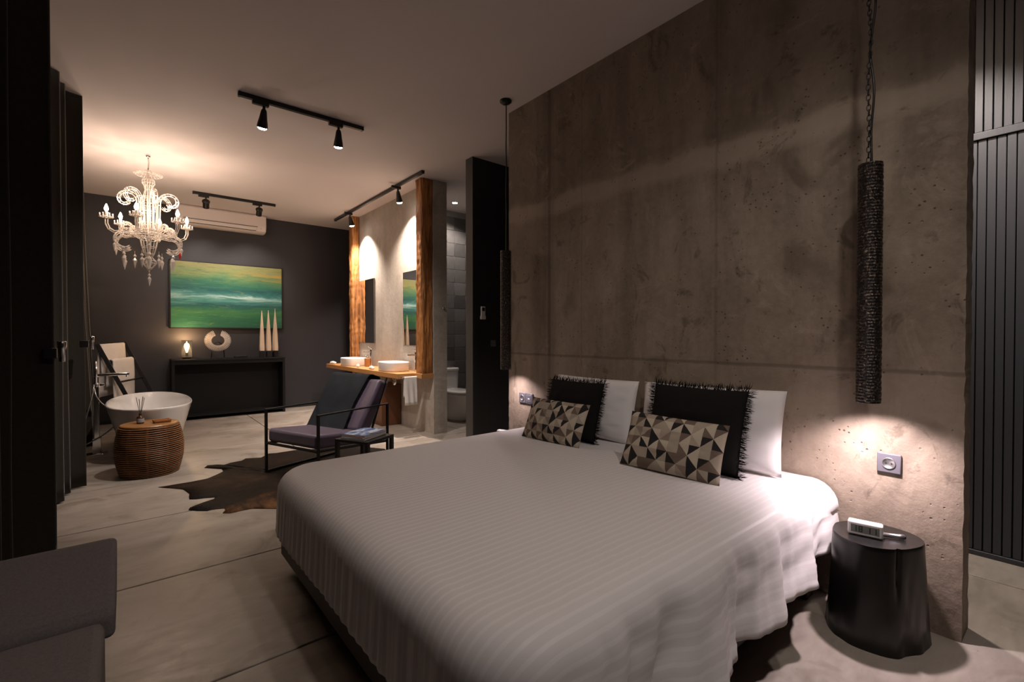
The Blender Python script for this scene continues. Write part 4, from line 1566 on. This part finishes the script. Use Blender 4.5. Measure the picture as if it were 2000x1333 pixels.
MB().tube([(.088 * math.cos(R(112) + R(316) * k / 30), -.03, .265 + .081 * math.sin(R(112) + R(316) * k / 30)) for k in range(31)], .006, 8).build('inner_band', 'bone', nk, smooth=True)
t = thing('black_tray', 'flat black box lying on the console between necklace and spikes', 'box', (1.345, 8.18, ZC))
MB().box(-.085, .085, -.05, .05, 0, .022).build('box_body', 'black_metal', t, bevel=.003)
MB().box(-.087, .087, -.052, .052, .022, .032).build('box_lid', 'black_metal', t, bevel=.003)
for k, (x, top, lab) in enumerate(((1.642, .735, 'leftmost of three pale tapering wooden spikes on the console'), (1.735, .745, 'middle of three pale tapering wooden spikes on the console'), (1.832, .775, 'rightmost and tallest of three pale tapering wooden spikes on the console'))):
    t = thing('wooden_spike', lab, 'ornament', (x, 8.20, ZC), R(10 * k), 'pale spikes on the console')
    MB().box(-.032, .032, -.032, .032, 0, .085).build('stand', 'black_metal', t, bevel=.003)
    MB().box(-.014, .014, -.014, .014, .08, .10).build('pin', 'black_metal', t)
    m = MB()
    m.loft([[(sx * r, sy * r, z) for sx, sy in ((-1, -1), (1, -1), (1, 1), (-1, 1))] for r, z in ((.031, .10), (.032, .16), (.027, .32), (.019, .50), (.009, .66), (.002, top))])
    m.build('spike', 'bone', t, bevel=.004)

# ------------------------------------------------------------------ vanity
vc = MB().box(2.52, 2.905, 5.235, 7.86, .690, .750).build('vanity_counter', 'oak_counter', None, bevel=.003, origin=(2.70, 6.5, .69))
tag(vc, 'thick wooden vanity counter along the concrete wall', 'counter')


def post(label, x0, x1, y0, y1, z0, z1, seed):
    m = MB()
    nz, ns = 150, 10
    loops = []
    for j in range(nz + 1):
        z = z0 + (z1 - z0) * j / nz
        loop = []
        for (ax, ay), (bx, by) in (((x0, y0), (x1, y0)), ((x1, y0), (x1, y1)), ((x1, y1), (x0, y1)), ((x0, y1), (x0, y0))):
            for k in range(ns):
                f = k / ns
                x, y = ax + (bx - ax) * f, ay + (by - ay) * f
                g = .008 * noise.noise(Vector((x * 55 + seed, y * 55, z * 3.0))) + .006 * noise.noise(Vector((x * 110 + seed, y * 110, z * 9))) + .005 * noise.noise(Vector((x * 20 + seed, y * 20, z * 17)))
                cx, cy = (x0 + x1) / 2, (y0 + y1) / 2
                d = Vector((x - cx, y - cy)).normalized()
                if k == 0:
                    g -= .008
                nx_, ny_ = x + d.x * g, y + d.y * g
                loop.append((min(nx_, 2.9045), ny_, z))
        loops.append(loop)
    m.loft(loops)
    o = m.build('wooden_post', 'reclaimed_post_wood', smooth=False, origin=((x0 + x1) / 2, (y0 + y1) / 2, z0))
    for p in o.data.polygons:
        p.use_smooth = True
    o.data.set_sharp_from_angle(angle=R(38))
    return tag(o, label, 'post', 'rough wooden posts on the vanity wall')


post('rough orange-brown wooden post nearest the camera, at the end of the vanity wall', 2.750, 2.902, 5.062, 5.215, .752, HC, 0)
post('rough orange-brown wooden post at the far end of the vanity by the dark wall', 2.785, 2.902, 7.40, 7.54, .752, HC, 40)
# the near post needs a ledge: the counter end cap
tag(MB().box(2.740, 2.904, 5.05, 5.234, .690, .750).build('post_ledge', 'oak_counter', None, bevel=.003, origin=(2.82, 5.14, .69)), 'short wooden ledge carrying the near post beside the counter', 'ledge')


def mirror(label, y0, y1, z0, z1):
    t = thing('mirror', label, 'mirror', (2.904, (y0 + y1) / 2, z0), 0, 'vanity mirrors')
    h = (y1 - y0) / 2
    MB().box(-.008, 0, -h, h, 0, z1 - z0).build('backing', 'mirror_frame', t)
    MB().box(-.0125, -.0082, -h + .002, h - .002, .002, z1 - z0 - .002).build('glass', 'mirror_silver', t)


mirror('frameless wall mirror above the nearer basin', 5.225, 5.845, 1.085, 2.065)
mirror('frameless wall mirror above the far basin', 6.80, 7.395, 1.10, 2.085)


def basin(label, x, y):
    t = thing('wash_basin', label, 'basin', (x, y, .7505), 0, 'white vessel basins')
    n = 48
    def loop(a, b, z, e=3.0):
        return [(a * math.copysign(abs(math.cos(2 * PI * k / n)) ** (2 / e), math.cos(2 * PI * k / n)), b * math.copysign(abs(math.sin(2 * PI * k / n)) ** (2 / e), math.sin(2 * PI * k / n)), z) for k in range(n)]
    m = MB()
    m.loft([loop(.155, .215, 0), loop(.162, .222, .006), loop(.166, .232, .11), loop(.164, .230, .122), loop(.160, .222, .122), loop(.156, .217, .112), loop(.145, .20, .045), loop(.08, .11, .028), loop(.01, .012, .026)])
    m.build('bowl', 'white_ceramic', t, smooth=True)
    MB().lathe([(.022, .027), (.020, .033), (.002, .034)], 16).build('drain', 'chrome', t, smooth=True)
    # trap under the counter
    pts = [(0, 0, -.062), (0, 0, -.14)] + [(0, -.03 + .03 * math.cos(PI * k / 8), -.14 - .035 * math.sin(PI * k / 8)) for k in range(1, 9)] + [(0, -.06, -.10), (.10, -.06, -.10), (.195, -.06, -.10)]
    MB().tube(pts, .016, 10).build('trap_pipe', 'chrome', t, smooth=True)
    return t


basin('white vessel basin at the near end of the counter', 2.70, 5.735)
basin('white vessel basin at the far end of the counter', 2.70, 7.14)


def basin_tap(label, x, y):
    t = thing('basin_tap', label, 'tap', (x, y, .7505), 0, 'tall chrome basin taps')
    MB().lathe([(.024, 0), (.024, .006), (.017, .010), (.017, .25), (.014, .256)], 18).build('body', 'chrome', t, smooth=False)
    MB().box(-.115, .01, -.011, .011, .205, .225).build('spout', 'chrome', t, bevel=.003)
    MB().tube([(0, 0, .256), (0, 0, .275), (-.05, 0, .290)], .006, 8).build('lever', 'chrome', t, smooth=True)


basin_tap('tall slim chrome tap behind the near basin', 2.868, 5.43)
basin_tap('tall slim chrome tap behind the far basin', 2.868, 6.86)
t = thing('soap_dispenser', 'wooden pump soap dispenser between the two basins', 'dispenser', (2.775, 6.78, .7505))
MB().lathe([(.040, 0), (.043, .004), (.043, .118), (.038, .124), (.012, .126)], 24).build('body', 'soap_wood', t, smooth=False)
MB().lathe([(.012, .126), (.012, .150), (.006, .152), (.006, .168)], 12).build('neck', 'chrome', t, smooth=True)
MB().tube([(0, 0, .168), (-.01, -.01, .172), (-.045, -.03, .166)], .006, 8).build('pump_spout', 'chrome', t, smooth=True)
rc = random.Random(4)
for k, (x, y, w, d, lab) in enumerate(((2.60, 6.70, .06, .045, 'small white rolled cloth beside the far basin'), (2.585, 6.17, .06, .04, 'small white rolled cloth next to the near basin'), (2.565, 7.66, .06, .04, 'small white rolled cloth at the far corner of the counter'))):
    m = MB()
    pts = []
    m.tube([(-w, 0, .021), (-w * .4, .004, .023), (w * .3, -.003, .022), (w, .003, .020)], [.0195, .0215, .0212, .0185], 14)
    m.tube([(-w * .8, .006, .041), (w * .1, -.004, .043), (w * .85, .005, .040)], [.006, .009, .006], 8)
    o = m.build('rolled_cloth', 'white_towel', smooth=True)
    o.location = (x, y, .7505)
    o.rotation_euler = (0, 0, 1.2 + k * .35)
    tag(o, lab, 'cloth', 'rolled cloths on the counter')
for k, (x, y, lab) in enumerate(((2.862, 6.07, 'clear drinking glass behind the near basin, left of its tap'), (2.864, 5.995, 'clear drinking glass closest to the near mirror and tap'))):
    m = MB()
    m.lathe([(.026, 0), (.031, .09), (.0295, .09), (.0245, .006), (.001, .005)], 20)
    o = m.build('drinking_glass', 'clear_glass', smooth=True)
    o.location = (x, y, .7508)
    tag(o, lab, 'glass', 'drinking glasses on the counter')
# rail and towel on the counter's near end
t = thing('towel_rail', 'short chrome towel rail under the near end of the counter', 'rail', (2.73, 5.18, .70))
ra, rb = Vector((2.595, 5.165, .722)), Vector((2.735, 5.165, .722))
MB().tube([(2.56, 5.165, .705), (2.735, 5.165, .705)], .007, 10).build('bar', 'chrome', t, smooth=True, world=True)
MB().tube([(2.565, 5.165, .705), (2.565, 5.235, .705)], .007, 8).build('bracket', 'chrome', t, smooth=True, world=True)
MB().tube([(2.733, 5.165, .705), (2.745, 5.165, .705)], .009, 8).build('bracket', 'chrome', t, smooth=True, world=True)
drape('hand_towel', 'white_towel', (2.56, 5.165, .705), (2.735, 5.165, .705), .06, .98, .33, .24, 'white hand towel hanging at the near end of the vanity', n_dir=(0, -1, 0), rr=.014, thick=.007)
t = thing('storage_box', 'tall reddish-brown wooden box under the vanity counter', 'box', (2.755, 6.12, 0))
MB().box(-.14, .14, -.20, .20, .0, .53).build('body', 'brown_box', t, bevel=.006)
MB().box(-.145, .145, -.205, .205, .53, .55).build('lid', 'brown_box', t, bevel=.004)
t = thing('robe_hook', 'small metal robe hook on the end of the vanity wall', 'hook', (3.045, 5.044, 1.55))
MB().lathe([(.018, 0), (.018, .006), (.006, .008)], 14).build('rose', 'brushed_steel', t, smooth=True)
for o in list(t.children):
    o.rotation_euler = (PI / 2, 0, 0)
MB().tube([(0, -.004, 0), (0, -.035, -.002), (0, -.046, .012), (0, -.046, .030)], .006, 8).build('peg', 'brushed_steel', t, smooth=True)

# ------------------------------------------------------------------ toilet
t = thing('toilet', 'white one-piece toilet in front of the grey tiled wall', 'toilet', (3.69, 5.90, 0))
def tl(a, yc, b, z, e=2.4, n=36, back=None):
    out = []
    for k in range(n):
        q = 2 * PI * k / n
        c, s = math.cos(q), math.sin(q)
        yy = yc + b * math.copysign(abs(s) ** (2 / e), s)
        if back is not None:
            yy = min(yy, back)
        out.append((a * math.copysign(abs(c) ** (2 / e), c), yy, z))
    return out
m = MB()
m.loft([tl(.125, -.10, .27, 0), tl(.13, -.10, .275, .02), tl(.135, -.11, .275, .12), tl(.155, -.14, .29, .25), tl(.18, -.165, .315, .35), tl(.185, -.17, .32, .385), tl(.175, -.17, .31, .392), tl(.10, -.18, .22, .392)])
m.build('bowl', 'white_ceramic', t, smooth=True)
m = MB()
m.loft([tl(.180, -.175, .300, .395), tl(.188, -.178, .308, .402), tl(.188, -.178, .308, .420), tl(.17, -.175, .29, .430), tl(.08, -.16, .16, .434)])
m.build('seat_lid', 'white_ceramic', t, smooth=True)
m = MB()
m.loft([tl(.165, .135, .085, .36, 5), tl(.172, .135, .088, .50, 5), tl(.178, .135, .092, .69, 5)])
m.build('tank', 'white_ceramic', t, smooth=False, bevel=.006)
m = MB()
m.loft([tl(.184, .135, .097, .692, 5), tl(.184, .135, .097, .720, 5), tl(.17, .135, .085, .732, 5)])
m.build('tank_lid', 'white_ceramic', t, bevel=.004)
MB().lathe([(.022, .732), (.022, .737), (.002, .738)], 16, (0, .135, 0)).build('flush_button', 'chrome', t, smooth=True)
